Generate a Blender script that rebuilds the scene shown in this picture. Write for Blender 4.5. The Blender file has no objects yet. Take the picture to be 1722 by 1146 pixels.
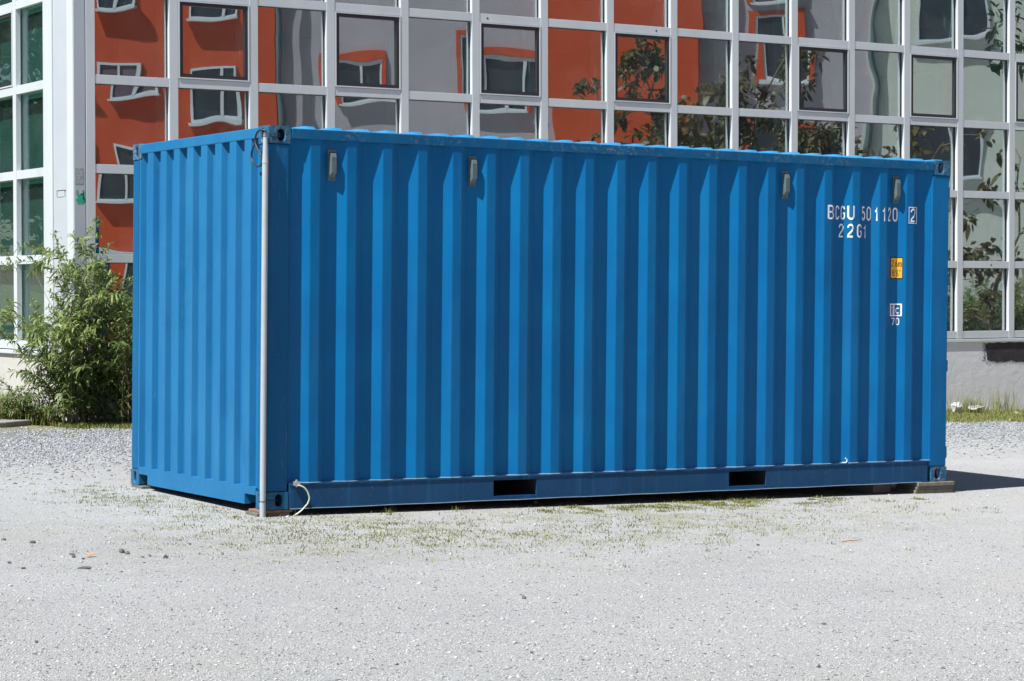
import bpy, bmesh, math, random
import numpy as np
from mathutils import Matrix, Vector, Euler
random.seed(7); rng = np.random.default_rng(7)
C = bpy.context.scene.collection
sc = bpy.context.scene
rad = math.radians

# ------------------------------------------------------------------ camera
cam_d = bpy.data.cameras.new("camera"); cam = bpy.data.objects.new("camera", cam_d); C.objects.link(cam)
CAM = Vector((-9.5356786, -23.9542994, 0.8976190))
yaw, pitch, roll = 0.560966413, -0.0206752719, -0.00143982712
fw = Vector((math.sin(yaw)*math.cos(pitch), math.cos(yaw)*math.cos(pitch), math.sin(pitch)))
rt = fw.cross(Vector((0, 0, 1))).normalized(); up = rt.cross(fw)
r2 = rt*math.cos(roll)+up*math.sin(roll); u2 = -rt*math.sin(roll)+up*math.cos(roll)
cam.matrix_world = Matrix(((r2.x, u2.x, -fw.x, CAM.x), (r2.y, u2.y, -fw.y, CAM.y), (r2.z, u2.z, -fw.z, CAM.z), (0, 0, 0, 1)))
cam_d.sensor_width = 36; cam_d.lens = 3836.9/1722*36; cam_d.clip_start = .1; cam_d.clip_end = 2000
sc.camera = cam

# ------------------------------------------------------------------ sky and sun
SUN_EL = rad(57.5); SUN_AZ = rad(12)          # light travels towards +x, turned 12 degrees to +y
w = bpy.data.worlds.new("World"); sc.world = w; w.use_nodes = True
nt = w.node_tree; nt.nodes.clear()
sky = nt.nodes.new('ShaderNodeTexSky'); sky.sky_type = 'NISHITA'; sky.sun_disc = False
sky.sun_elevation = SUN_EL; sky.sun_rotation = math.atan2(-math.cos(SUN_AZ), -math.sin(SUN_AZ))
sky.air_density = 1.0; sky.dust_density = .6; sky.ozone_density = 1.5
bg = nt.nodes.new('ShaderNodeBackground'); bg.inputs[1].default_value = .05
wo = nt.nodes.new('ShaderNodeOutputWorld')
nt.links.new(sky.outputs[0], bg.inputs[0]); nt.links.new(bg.outputs[0], wo.inputs[0])
sl = bpy.data.lights.new("sun", 'SUN'); sl.energy = 5.0; sl.angle = rad(.5); sl.color = (1, .985, .955)
so = bpy.data.objects.new("sun", sl); C.objects.link(so)
LD = Vector((math.cos(SUN_AZ)*math.cos(SUN_EL), math.sin(SUN_AZ)*math.cos(SUN_EL), -math.sin(SUN_EL)))
so.rotation_euler = LD.to_track_quat('-Z', 'Y').to_euler(); so.location = (-20, -10, 30)
sc.view_settings.view_transform = 'Standard'; sc.view_settings.look = 'None'
sc.view_settings.exposure = 0.85; sc.view_settings.gamma = 1; sc.view_settings.use_curve_mapping = False

# ------------------------------------------------------------------ helpers
class MB:
    def __init__(s): s.v = []; s.f = []
    def add(s, vs, fs):
        n = len(s.v); s.v += [tuple(v) for v in vs]; s.f += [tuple(i+n for i in f) for f in fs]; return s
    def box(s, x0, x1, y0, y1, z0, z1):
        vs = [(x, y, z) for z in (z0, z1) for y in (y0, y1) for x in (x0, x1)]
        return s.add(vs, [(0, 2, 3, 1), (4, 5, 7, 6), (0, 1, 5, 4), (2, 6, 7, 3), (0, 4, 6, 2), (1, 3, 7, 5)])
    def tube(s, pts, r, n=8, caps=True):
        pts = [Vector(p) for p in pts]; rs = r if isinstance(r, (list, tuple)) else [r]*len(pts)
        vs = []; fs = []; a = None
        for i, p in enumerate(pts):
            t = (pts[min(i+1, len(pts)-1)]-pts[max(i-1, 0)]).normalized()
            if a is None: a = t.orthogonal().normalized()
            else: a = (a-t*a.dot(t)).normalized()
            b = t.cross(a)
            for k in range(n):
                q = 2*math.pi*k/n; vs.append(p+(a*math.cos(q)+b*math.sin(q))*rs[i])
        for i in range(len(pts)-1):
            for k in range(n):
                k2 = (k+1) % n; fs.append((i*n+k, i*n+k2, (i+1)*n+k2, (i+1)*n+k))
        if caps:
            m = len(vs); vs += vs[:n]+vs[(len(pts)-1)*n:len(pts)*n]
            fs.append(tuple(reversed(range(m, m+n)))); fs.append(tuple(range(m+n, m+2*n)))
        return s.add(vs, fs)
    def build(s, name, mat=None, parent=None, smooth=False, bevel=0, seg=2):
        me = bpy.data.meshes.new(name); me.from_pydata(s.v, [], s.f); me.update()
        if mat: me.materials.append(mat)
        if smooth: me.shade_smooth()
        o = bpy.data.objects.new(name, me); C.objects.link(o)
        if parent: o.parent = parent
        if bevel:
            b = o.modifiers.new('bevel', 'BEVEL'); b.width = bevel; b.segments = seg; b.limit_method = 'ANGLE'; b.angle_limit = rad(40)
        return o
def tag(o, label=None, cat=None, group=None, kind=None):
    for k, v in (('label', label), ('category', cat), ('group', group), ('kind', kind)):
        if v: o[k] = v
    return o
def empty(name, loc=(0, 0, 0), rz=0):
    o = bpy.data.objects.new(name, None); C.objects.link(o); o.location = loc; o.rotation_euler = (0, 0, rz); o.empty_display_size = .2; return o
def gz(x, y): return -.605-.019*(x+2.8)+.013*(y+10)

# container frame
RW = Matrix(((0.99976474, 0.01855865, 0.01122711), (-0.0185341, 0.99982561, -0.00228721), (-0.0112676, 0.00207858, 0.99993436)))
TW = Vector((-2.78058441, -10.07585059, -0.56057625))
def cw(p): return RW @ Vector(p) + TW

# ------------------------------------------------------------------ materials
def mat(name, base, rough=.6, metal=0, spec=.5):
    m = bpy.data.materials.new(name); m.use_nodes = True
    b = m.node_tree.nodes['Principled BSDF']
    b.inputs['Base Color'].default_value = (*base, 1); b.inputs['Roughness'].default_value = rough
    b.inputs['Metallic'].default_value = metal; b.inputs['Specular IOR Level'].default_value = spec
    return m
class NG:
    def __init__(s, m): s.t = m.node_tree; s.b = s.t.nodes['Principled BSDF']; s.co = None
    def n(s, ty, **kw):
        x = s.t.nodes.new(ty)
        for k, v in kw.items():
            if k in x.inputs: x.inputs[k].default_value = v
            else: setattr(x, k, v)
        return x
    def l(s, a, b): s.t.links.new(a, b)
    def coord(s, scale=(1, 1, 1), kind='Object'):
        if not s.co: s.co = s.n('ShaderNodeTexCoord')
        mp = s.n('ShaderNodeMapping'); mp.inputs['Scale'].default_value = scale
        s.l(s.co.outputs[kind], mp.inputs[0]); return mp.outputs[0]
    def noise(s, sc_, det=4, rough=.6, scale=(1, 1, 1), kind='Object'):
        x = s.n('ShaderNodeTexNoise'); x.inputs['Scale'].default_value = sc_; x.inputs['Detail'].default_value = det; x.inputs['Roughness'].default_value = rough
        s.l(s.coord(scale, kind), x.inputs['Vector']); return x.outputs[0]
    def ramp(s, a, stops):
        r = s.n('ShaderNodeValToRGB'); e = r.color_ramp.elements
        while len(e) < len(stops): e.new(.5)
        for i, (p, c) in enumerate(stops):
            e[i].position = p; e[i].color = (*c, 1) if isinstance(c, tuple) else (c, c, c, 1)
        s.l(a, r.inputs[0]); return r.outputs[0]
    def mix(s, f, a, b, mode='MIX'):
        x = s.n('ShaderNodeMix', data_type='RGBA', blend_type=mode)
        for v, i in ((f, 0), (a, 6), (b, 7)):
            if isinstance(v, (int, float)): x.inputs[i].default_value = v if i == 0 else (v, v, v, 1)
            elif isinstance(v, tuple): x.inputs[i].default_value = (*v, 1)
            else: s.l(v, x.inputs[i])
        return x.outputs[2]
    def math(s, op, a, b=0.0):
        x = s.n('ShaderNodeMath', operation=op)
        for v, i in ((a, 0), (b, 1)):
            if isinstance(v, (int, float)): x.inputs[i].default_value = v
            else: s.l(v, x.inputs[i])
        return x.outputs[0]
    def base(s, c): s.l(c, s.b.inputs['Base Color'])
    def rough(s, c): s.l(c, s.b.inputs['Roughness'])
    def bump(s, h, strength=.3, dist=.01, prev=None):
        x = s.n('ShaderNodeBump'); x.inputs['Strength'].default_value = strength; x.inputs['Distance'].default_value = dist
        s.l(h, x.inputs['Height'])
        if prev: s.l(prev, x.inputs['Normal'])
        s.l(x.outputs[0], s.b.inputs['Normal']); return x.outputs[0]

def paint(name, wear=.0, dust=.1, tone=(.0008, .106, .285), tone2=(.001, .130, .320), rough=.42):
    m = mat(name, tone, rough, spec=.14); g = NG(m)
    c = g.mix(g.ramp(g.noise(1.3, 3), [(.35, 0.0), (.65, 1.0)]), tone, tone2)
    streak = g.ramp(g.noise(9, 5, .7, (1, 1, .06)), [(.52, 0.0), (.78, 1.0)])
    c = g.mix(g.math('MULTIPLY', streak, min(1, dust*1.4)), c, (.022, .125, .26))
    gr = g.ramp(g.noise(2.2, 6, .75, (1, 1, .5)), [(.55, 0.0), (.8, 1.0)])
    c = g.mix(g.math('MULTIPLY', gr, dust*.8), c, (.006, .055, .14))
    dn = g.ramp(g.noise(26, 3, .6, (1, 1, .035)), [(.68, 0.0), (.74, 1.0)]); dm = g.ramp(g.noise(1.1, 3, .6), [(.5, 0.0), (.62, 1.0)])
    c = g.mix(g.math('MULTIPLY', g.math('MULTIPLY', dn, dm), .35), c, (.012, .07, .16))
    # small scattered scuffs
    sp = g.ramp(g.noise(60, 3, .5, (1, 1, .45)), [(.74, 0.0), (.77, 1.0)])
    sp2 = g.ramp(g.noise(3.1, 2), [(.5, 0.0), (.7, 1.0)])
    c = g.mix(g.math('MULTIPLY', g.math('MULTIPLY', sp, sp2), .25+.5*wear), c, (.28, .36, .44))
    if dust >= .5:
        sc1 = g.ramp(g.noise(150, 2, .5, (1, 1, .035)), [(.70, 0.0), (.74, 1.0)]); sm = g.ramp(g.noise(4, 3, .6), [(.50, 0.0), (.60, 1.0)])
        c = g.mix(g.math('MULTIPLY', g.math('MULTIPLY', sc1, sm), .55), c, (.22, .33, .42))
    if wear:
        rn = g.ramp(g.noise(34, 6, .7), [(.66-.16*wear, 0.0), (.70-.14*wear, 1.0)])
        rm = g.ramp(g.noise(1.9, 4, .6), [(.42, 0.0), (.60, 1.0)])
        c = g.mix(g.math('MULTIPLY', g.math('MULTIPLY', rn, rm), min(1, wear*1.2)), c,
                  g.mix(g.noise(50, 3), (.085, .055, .05), (.24, .25, .28)))
    g.base(c)
    g.rough(g.ramp(g.noise(5, 4), [(.3, rough-.06), (.7, rough+.12)]))
    nb = g.bump(g.noise(2.0, 3, .5, (1, 1, .45)), .9, .024)
    g.bump(g.noise(220, 2), .06, .001, nb)
    return m
M = {}
M['panel'] = paint('blue_panel_paint', .0, .35)
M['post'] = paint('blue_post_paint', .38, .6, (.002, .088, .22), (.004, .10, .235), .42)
M['endp'] = paint('sheen_blue_paint', .0, .6, (.010, .125, .285), (.016, .145, .31), .42)  # paler blue carries the end wall's sheen in its colour
M['roof'] = paint('blue_roof_paint', .1, .5, (.02, .18, .38), (.04, .21, .40), .5)
M['rail'] = paint('blue_rail_paint', .75, .5, (.003, .085, .205), (.005, .095, .215), .45)
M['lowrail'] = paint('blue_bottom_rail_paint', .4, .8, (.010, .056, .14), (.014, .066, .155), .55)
M['cast'] = paint('blue_casting_paint', 1.0, .7, (.009, .095, .19), (.018, .115, .215), .55)
M['under'] = mat('dark_underside', (.02, .022, .025), .9)
def noisy(name, c1, c2, sc_=8, rough=.7, bump=0, bd=.005, det=5, spec=.4):
    m = mat(name, c1, rough, spec=spec); g = NG(m)
    g.base(g.mix(g.ramp(g.noise(sc_, det, .65), [(.35, 0.0), (.68, 1.0)]), c1, c2))
    if bump: g.bump(g.noise(sc_*6, 4, .6), bump, bd)
    return m
M['vent'] = noisy('grey_plastic', (.10, .14, .15), (.07, .10, .11), 20, .45)
M['white'] = mat('white_paint_marking', (.78, .80, .84), .6)
M['black'] = mat('black_marking', (.012, .012, .014), .6)
M['yellow'] = mat('yellow_plate', (.80, .42, .02), .5)
M['pipe'] = noisy('grey_plastic_pipe', (.37, .41, .43), (.32, .36, .38), 6, .4)
M['rubber'] = noisy('black_rubber', (.016, .018, .020), (.03, .032, .034), 30, .5)
M['rust'] = noisy('rusty_steel', (.16, .07, .04), (.28, .16, .11), 18, .85, .3)
M['steel'] = mat('zinc_steel', (.55, .56, .58), .4, .8)
M['cable'] = None
m = mat('yellow_green_cable', (.6, .65, .2), .4); g = NG(m)
wv = g.n('ShaderNodeTexWave'); wv.inputs['Scale'].default_value = 22; wv.inputs['Distortion'].default_value = 1
g.l(g.coord(), wv.inputs['Vector']); g.base(g.mix(wv.outputs[1], (.46, .50, .22), (.55, .57, .55))); M['cable'] = m
# facade
m = mat('white_aluminium', (.74, .76, .80), .35); g = NG(m)
g.base(g.mix(g.ramp(g.noise(1.5, 5, .7, (1, 1, .3)), [(.4, 0.0), (.75, 1.0)]), (.545, .585, .61), (.47, .51, .535))); g.bump(g.noise(3, 2), .05, .003); M['alu'] = m
M['alugrey'] = noisy('light_grey_panel', (.42, .455, .49), (.38, .415, .46), 1.2, .5)
M['gasket'] = mat('dark_window_frame', (.025, .026, .030), .4)
M['gap'] = mat('dark_joint', (.015, .02, .02), .8)
def plaster(name, c1, c2, bd=.004):
    m = mat(name, c1, .9, spec=.2); g = NG(m)
    c = g.mix(g.ramp(g.noise(.7, 5, .7), [(.35, 0.0), (.7, 1.0)]), c1, c2)
    d = g.ramp(g.noise(2.5, 6, .75, (1, 1, .35)), [(.60, 0.0), (.85, .5)])
    g.base(g.mix(d, c, tuple(v*.72 for v in c1)))
    nb = g.bump(g.noise(55, 4, .6), .5, bd); g.bump(g.noise(6, 2, .6), .4, .012, nb); return m
M['plinth'] = plaster('grey_plaster', (.70, .71, .74), (.62, .63, .665))
M['plinthw'] = plaster('cream_plaster', (.48, .47, .455), (.42, .41, .385))
M['spray'] = noisy('dark_spray_paint', (.022, .018, .024), (.05, .042, .052), 9, .8, .4, .003)
def glass(name, tint=(.62, .80, .76), refl=.36, wob=1.3, veil=.03):
    m = bpy.data.materials.new(name); m.use_nodes = True; t = m.node_tree; t.nodes.clear(); m.use_transparent_shadow = True
    o = t.nodes.new('ShaderNodeOutputMaterial'); mx = t.nodes.new('ShaderNodeMixShader')
    tr = t.nodes.new('ShaderNodeBsdfTransparent'); tr.inputs[0].default_value = (*tint, 1)
    gl = t.nodes.new('ShaderNodeBsdfGlossy'); gl.inputs['Roughness'].default_value = 0.0; gl.inputs[0].default_value = (.97, .98, 1, 1)
    lw = t.nodes.new('ShaderNodeLayerWeight'); lw.inputs[0].default_value = .5; fr = t.nodes.new('ShaderNodeMath'); fr.operation = 'POWER'; fr.inputs[1].default_value = 4.5; t.links.new(lw.outputs['Facing'], fr.inputs[0])
    ad = t.nodes.new('ShaderNodeMath'); ad.operation = 'ADD'; ad.inputs[1].default_value = refl; ad.use_clamp = True
    co = t.nodes.new('ShaderNodeNewGeometry')
    n1 = t.nodes.new('ShaderNodeTexNoise'); n1.inputs['Scale'].default_value = 1.15; n1.inputs['Detail'].default_value = 0.6
    bp = t.nodes.new('ShaderNodeBump'); bp.inputs['Strength'].default_value = 1; bp.inputs['Distance'].default_value = .0026*wob
    t.links.new(co.outputs['Position'], n1.inputs['Vector']); t.links.new(n1.outputs[0], bp.inputs['Height'])
    t.links.new(bp.outputs[0], gl.inputs['Normal']); t.links.new(fr.outputs[0], ad.inputs[0])
    t.links.new(ad.outputs[0], mx.inputs[0]); t.links.new(tr.outputs[0], mx.inputs[1]); t.links.new(gl.outputs[0], mx.inputs[2])
    df = t.nodes.new('ShaderNodeBsdfDiffuse'); df.inputs[0].default_value = (.55, .60, .62, 1)  # pale diffuse layer stands in for haze in the reflections
    n2 = t.nodes.new('ShaderNodeTexNoise'); n2.inputs['Scale'].default_value = 3; n2.inputs['Detail'].default_value = 6; t.links.new(co.outputs['Position'], n2.inputs['Vector'])
    mr = t.nodes.new('ShaderNodeMapRange'); mr.inputs[1].default_value = .3; mr.inputs[2].default_value = .7; mr.inputs[3].default_value = veil*.5; mr.inputs[4].default_value = veil*1.5; t.links.new(n2.outputs[0], mr.inputs[0])
    m2 = t.nodes.new('ShaderNodeMixShader'); t.links.new(mr.outputs[0], m2.inputs[0]); t.links.new(mx.outputs[0], m2.inputs[1]); t.links.new(df.outputs[0], m2.inputs[2])
    t.links.new(m2.outputs[0], o.inputs[0]); return m
M['glass'] = glass('coated_glass'); M['glass2'] = glass('wing_glass', (.80, .95, .91), .03, veil=.012)
M['farglass'] = mat('far_window_glass', (.03, .035, .045), .08)
M['room'] = noisy('dim_room', (.09, .10, .11), (.06, .065, .07), .6, .9)
M['greenboard'] = noisy('dark_green_board', (.008, .052, .044), (.016, .046, .036), .35, .8)
M['redwall'] = plaster('red_render', (.50, .075, .025), (.42, .06, .02))
M['greywall'] = plaster('grey_violet_render', (.38, .35, .38), (.33, .305, .34))
M['creamwall'] = plaster('pale_render', (.54, .56, .50), (.47, .50, .46))
M['purple'] = mat('dark_curtain', (.10, .06, .085), .8)
M['wood'] = noisy('weathered_timber', (.20, .19, .15), (.12, .115, .09), 14, .9, .5)
M['wood2'] = noisy('dark_weathered_timber', (.15, .14, .115), (.09, .085, .07), 12, .9, .5)
M['concrete'] = noisy('concrete_slab', (.26, .245, .23), (.20, .19, .18), 6, .9, .4)
M['stone'] = noisy('dark_stone', (.07, .075, .08), (.14, .145, .15), 30, .85, .4)
M['bark'] = noisy('bark', (.16, .12, .08), (.24, .19, .13), 20, .9, .4)
M['paper'] = mat('crumpled_white_plastic', (.44, .44, .43), .6)
M['brown'] = mat('dry_leaf', (.42, .19, .07), .7)
def leafmat(name, c1, c2, sc_=6, trans=.25):
    m = mat(name, c1, .5, spec=.35); g = NG(m)
    at = g.n('ShaderNodeAttribute', attribute_name='tone')
    g.base(g.mix(at.outputs['Fac'], c1, c2))
    tl = g.n('ShaderNodeBsdfTranslucent'); g.l(g.mix(at.outputs['Fac'], tuple(min(1, v*1.3) for v in c1), tuple(min(1, v*1.3) for v in c2)), tl.inputs[0])
    mx = g.n('ShaderNodeMixShader'); mx.inputs[0].default_value = trans
    out = g.t.nodes['Material Output']; g.l(g.b.outputs[0], mx.inputs[1]); g.l(tl.outputs[0], mx.inputs[2]); g.l(mx.outputs[0], out.inputs[0]); return m
M['leaf'] = leafmat('bush_leaf', (.06, .11, .022), (.22, .28, .09))
M['grass'] = leafmat('grass_blade', (.085, .15, .025), (.32, .28, .10), trans=.3)
M['weed'] = leafmat('gravel_weed', (.08, .11, .02), (.28, .27, .09), trans=.3)
M['treeleaf'] = leafmat('tree_leaf', (.05, .055, .02), (.13, .10, .035))
M['darkleaf'] = leafmat('dark_tree_leaf', (.015, .04, .02), (.04, .08, .035))

# ------------------------------------------------------------------ ground
def ground_mat():
    m = mat('gravel_ground', (.5, .5, .5), .95, spec=.15); g = NG(m)
    big = g.ramp(g.noise(.35, 4, .6), [(.3, 0.0), (.7, 1.0)])
    c = g.mix(big, (.350, .356, .358), (.425, .430, .431))
    f1 = g.noise(85, 5, .75); c = g.mix(g.ramp(f1, [(.38, 1.0), (.52, 0.0)]), c, (.235, .238, .238))
    c = g.mix(g.ramp(g.noise(130, 3, .7), [(.58, 0.0), (.70, 1.0)]), c, (.49, .493, .492))
    vo = g.n('ShaderNodeTexVoronoi'); vo.inputs['Scale'].default_value = 42; g.l(g.coord(), vo.inputs['Vector'])
    sp = g.ramp(vo.outputs['Color'], [(.95, 0.0), (.98, .6)])
    edge = g.ramp(vo.outputs['Distance'], [(.25, 1.0), (.45, 0.0)])
    c = g.mix(g.math('MULTIPLY', sp, edge), c, (.13, .135, .14))
    # sandy and mossy tints (pigment)
    c = g.mix(g.math('MULTIPLY', g.ramp(g.noise(.8, 4, .7), [(.48, 0.0), (.72, 1.0)]), .4), c, (.37, .345, .30))
    c = g.mix(g.math('MULTIPLY', g.ramp(g.noise(.55, 5, .75, (1, 2.2, 1)), [(.50, 0.0), (.68, 1.0)]), .35), c, (.27, .275, .28))
    ge = g.n('ShaderNodeSeparateXYZ'); g.l(g.coord(), ge.inputs[0]); X, Y = ge.outputs[0], ge.outputs[1]
    # moss around the container's foot
    d1 = g.math('ABSOLUTE', g.math('ADD', Y, 11.0)); band = g.ramp(g.math('MULTIPLY', d1, .45), [(.25, 1.0), (.9, 0.0)])
    d2 = g.math('ABSOLUTE', g.math('ADD', X, 1.2)); band2 = g.ramp(g.math('MULTIPLY', d2, .22), [(.45, 1.0), (.95, 0.0)])
    mo = g.ramp(g.noise(2.1, 6, .8), [(.46, 0.0), (.62, 1.0)])
    c = g.mix(g.math('MULTIPLY', g.math('MULTIPLY', g.math('MULTIPLY', band, band2), mo), .6), c, (.235, .235, .125))
    # coarse bluish chippings towards the building
    cb = g.ramp(g.math('ADD', g.math('MULTIPLY', Y, .25), g.math('MULTIPLY', g.noise(.7, 4), .4)), [(-.0, 0.0)] ) if False else None
    yb = g.math('ADD', Y, g.math('MULTIPLY', g.math('SUBTRACT', g.noise(.9, 4), .5), 3.0))
    mr = g.n('ShaderNodeMapRange'); mr.inputs[1].default_value = -7.5; mr.inputs[2].default_value = -3.0; g.l(yb, mr.inputs[0])
    vo2 = g.n('ShaderNodeTexVoronoi'); vo2.inputs['Scale'].default_value = 26; g.l(g.coord(), vo2.inputs['Vector'])
    cc = g.mix(vo2.outputs['Color'], (.18, .19, .205), (.38, .39, .40))
    c = g.mix(g.math('MULTIPLY', mr.outputs[0], .75), c, cc)
    # soil by the wall
    mr2 = g.n('ShaderNodeMapRange'); mr2.inputs[1].default_value = -2.6; mr2.inputs[2].default_value = -1.4; g.l(yb, mr2.inputs[0])
    c = g.mix(g.math('MULTIPLY', mr2.outputs[0], .8), c, g.mix(g.noise(5, 5), (.20, .17, .09), (.17, .17, .06)))
    g.base(c)
    nb = g.bump(g.noise(1.3, 3, .6), .5, .05); nb = g.bump(g.noise(38, 6, .8), 1.0, .018, nb); g.bump(vo.outputs['Distance'], .4, .006, nb)
    return m
M['ground'] = ground_mat()
mb = MB(); xs = [-400, -60, -20, -8, 0, 8, 20, 60, 400]; ys = [-400, -60, -24, -12, -6, 0, 20, 60, 400]
mb.add([(x, y, gz(max(-60, min(60, x)), max(-60, min(60, y)))) for y in ys for x in xs],
       [(j*9+i, j*9+i+1, (j+1)*9+i+1, (j+1)*9+i) for j in range(8) for i in range(8)])
tag(mb.build('ground', M['ground']), kind='structure')

def np_mesh(name, verts, loops, sizes, material, tone=None, parent=None, smooth=False):
    me = bpy.data.meshes.new(name); nv = len(verts); me.vertices.add(nv); me.vertices.foreach_set('co', verts.astype(np.float32).ravel())
    me.loops.add(len(loops)); me.loops.foreach_set('vertex_index', loops.astype(np.int32))
    me.polygons.add(len(sizes)); st = np.r_[0, np.cumsum(sizes)[:-1]]; me.polygons.foreach_set('loop_start', st.astype(np.int32))
    try: me.polygons.foreach_set('loop_total', sizes.astype(np.int32))
    except Exception: pass
    if tone is not None:
        a = me.attributes.new('tone', 'FLOAT', 'POINT'); a.data.foreach_set('value', tone.astype(np.float32))
    me.update(calc_edges=True); me.validate(); me.materials.append(material)
    if smooth: me.shade_smooth()
    o = bpy.data.objects.new(name, me); C.objects.link(o)
    if parent: o.parent = parent
    return o
OCT_F = np.array([(0, 2, 4), (2, 1, 4), (1, 3, 4), (3, 0, 4), (2, 0, 5), (1, 2, 5), (3, 1, 5), (0, 3, 5)])
OCT_V = np.array([(-1, 0, 0), (1, 0, 0), (0, -1, 0), (0, 1, 0), (0, 0, 1), (0, 0, -1)], float)
def pebbles(name, xy, size, tone, material, flat=.55):
    n = len(xy); v = np.repeat(OCT_V[None], n, 0) + rng.normal(0, .22, (n, 6, 3))
    a = rng.uniform(0, 6.28, n); ca, sa = np.cos(a), np.sin(a)
    s = size[:, None]*np.c_[rng.uniform(.8, 1.5, n), rng.uniform(.6, 1, n), rng.uniform(.35, .8, n)*flat/.55]
    v = v*s[:, None, :]; x = v[..., 0]*ca[:, None]-v[..., 1]*sa[:, None]; y = v[..., 0]*sa[:, None]+v[..., 1]*ca[:, None]
    g_ = gz(xy[:, 0], xy[:, 1]); v = np.stack([x+xy[:, 0, None], y+xy[:, 1, None], v[..., 2]+g_[:, None]+.12*size[:, None]], -1).reshape(-1, 3)
    loops = (OCT_F[None]+(np.arange(n)*6)[:, None, None]).ravel(); return np_mesh(name, v, loops, np.full(n*8, 3), material, np.repeat(tone, 6))
m = mat('gravel_stones', (.5, .5, .5), .9, spec=.2); g = NG(m); at = g.n('ShaderNodeAttribute', attribute_name='tone')
g.base(g.ramp(at.outputs['Fac'], [(0, (.06, .065, .07)), (.10, (.17, .17, .175)), (.24, (.30, .303, .303)), (.85, (.44, .444, .442)), (1, (.54, .54, .535))])); M['pebble'] = m
m = mat('chipping_stones', (.5, .5, .5), .9, spec=.2); g = NG(m); at = g.n('ShaderNodeAttribute', attribute_name='tone')
g.base(g.ramp(at.outputs['Fac'], [(0, (.08, .09, .10)), (.3, (.20, .212, .225)), (.8, (.30, .312, .33)), (1, (.42, .43, .44))])); M['chip'] = m
def view_points(n, dmin, dmax, spread=.30, p=1.0):
    d = 1/(rng.uniform(1/dmax**p, 1/dmin**p, n))**(1/p); a = yaw+rng.uniform(-spread, spread, n)
    return np.c_[CAM.x+d*np.sin(a)/np.cos(a-yaw), CAM.y+d*np.cos(a)/np.cos(a-yaw)]
def keep(xy):   # not under the container body, not inside the building
    l = np.stack([xy[:, 0]-TW.x, xy[:, 1]-TW.y], -1)
    inside = (l[:, 0] > .05) & (l[:, 0] < 6.0) & (l[:, 1] > .3) & (l[:, 1] < 2.3)
    return xy[(~inside) & (xy[:, 1] < -.05)]
xy = keep(view_points(210000, 8.2, 26)); xy = xy[xy[:, 1] < -3.2]
tag(pebbles('gravel', xy, rng.uniform(.0020, .0054, len(xy))*(1+1.3*(rng.uniform(size=len(xy)) > .985)), rng.uniform(.0, 1, len(xy))**.8, M['pebble']), kind='stuff')
xy = keep(view_points(1500, 8.2, 15)); xy = xy[xy[:, 1] < -5]
tag(pebbles('dark_chips', xy, rng.uniform(.004, .0095, len(xy)), rng.uniform(.0, .10, len(xy)), M['pebble'], .3), kind='stuff')
xy = keep(np.c_[np.where(rng.uniform(size=90000) < .4, rng.uniform(-4.5, .5, 90000), rng.uniform(6, 16, 90000)), rng.uniform(-8, -.6, 90000)])
xy = xy[rng.uniform(size=len(xy)) < np.clip((xy[:, 1]+8)/4.5, .0, 1)**2]
xy = xy[(xy[:, 1] < -1.0-.15*np.sin(xy[:, 0]*4)) | (rng.uniform(size=len(xy)) < .12)]
tag(pebbles('chippings', xy, rng.uniform(.007, .016, len(xy)), rng.uniform(0, 1, len(xy)), M['chip']), kind='stuff')

def blades(name, xy, L, W, material, lean=.5, zoff=None, tone=None, parent=None):
    n = len(xy); a = rng.uniform(0, 6.28, n); ln = rng.uniform(.1, 1, n)*lean
    dx, dy = np.cos(a), np.sin(a); z0 = gz(xy[:, 0], xy[:, 1])-.003 if zoff is None else zoff
    b = np.c_[xy, z0]; side = np.c_[-dy, dx, np.zeros(n)]*W[:, None]*.5
    mid = b+np.c_[dx*ln*.35*L, dy*ln*.35*L, .6*L*np.sqrt(np.clip(1-ln**2*.35, .1, 1))]
    tip = b+np.c_[dx*ln*L, dy*ln*L, L*np.sqrt(np.clip(1-ln**2*.8, .05, 1))]
    v = np.stack([b-side, b+side, mid-side*.8, mid+side*.8, tip], 1).reshape(-1, 3)
    o = np.arange(n)*5; loops = np.stack([o, o+1, o+3, o+2, o+2, o+3, o+4], 1).ravel()
    t = rng.uniform(0, 1, n) if tone is None else tone
    return np_mesh(name, v, loops, np.tile([4, 3], n), material, np.repeat(t, 5), parent)
def clumped(n, cx, cy, sx, sy, k, r):
    c = np.c_[rng.normal(cx, sx, k), rng.normal(cy, sy, k)]; i = rng.integers(0, k, n)
    return c[i]+rng.normal(0, r, (n, 2))*rng.uniform(.3, 1.3, k)[i][:, None]
# low weeds creeping through the gravel round the container's foot
P_ = [clumped(3500, -2.9, -9.6, .5, .9, 160, .07), clumped(5200, -2.7, -11.3, .7, .7, 260, .07), clumped(4600, -1.2, -11.3, 1.1, .6, 230, .075),
      clumped(8000, .35, -10.35, .75, .14, 60, .06), clumped(1500, .8, -10.9, 1.0, .4, 110, .06), clumped(1100, -.6, -12.3, .8, .5, 80, .06), clumped(1500, -3.2, -8.4, .25, .5, 90, .04)]
xy = np.concatenate(P_)
l = np.stack([xy[:, 0]-TW.x, xy[:, 1]-TW.y], -1); xy = xy[~((l[:, 0] > -.02) & (l[:, 0] < 6.1) & (l[:, 1] > .02) & (l[:, 1] < 2.5))]
tag(blades('weeds', xy, rng.uniform(.006, .018, len(xy))*rng.choice([1, 1, 1, 1.7], len(xy)), rng.uniform(.003, .007, len(xy)), M['weed'], 1.0), kind='stuff')
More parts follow.
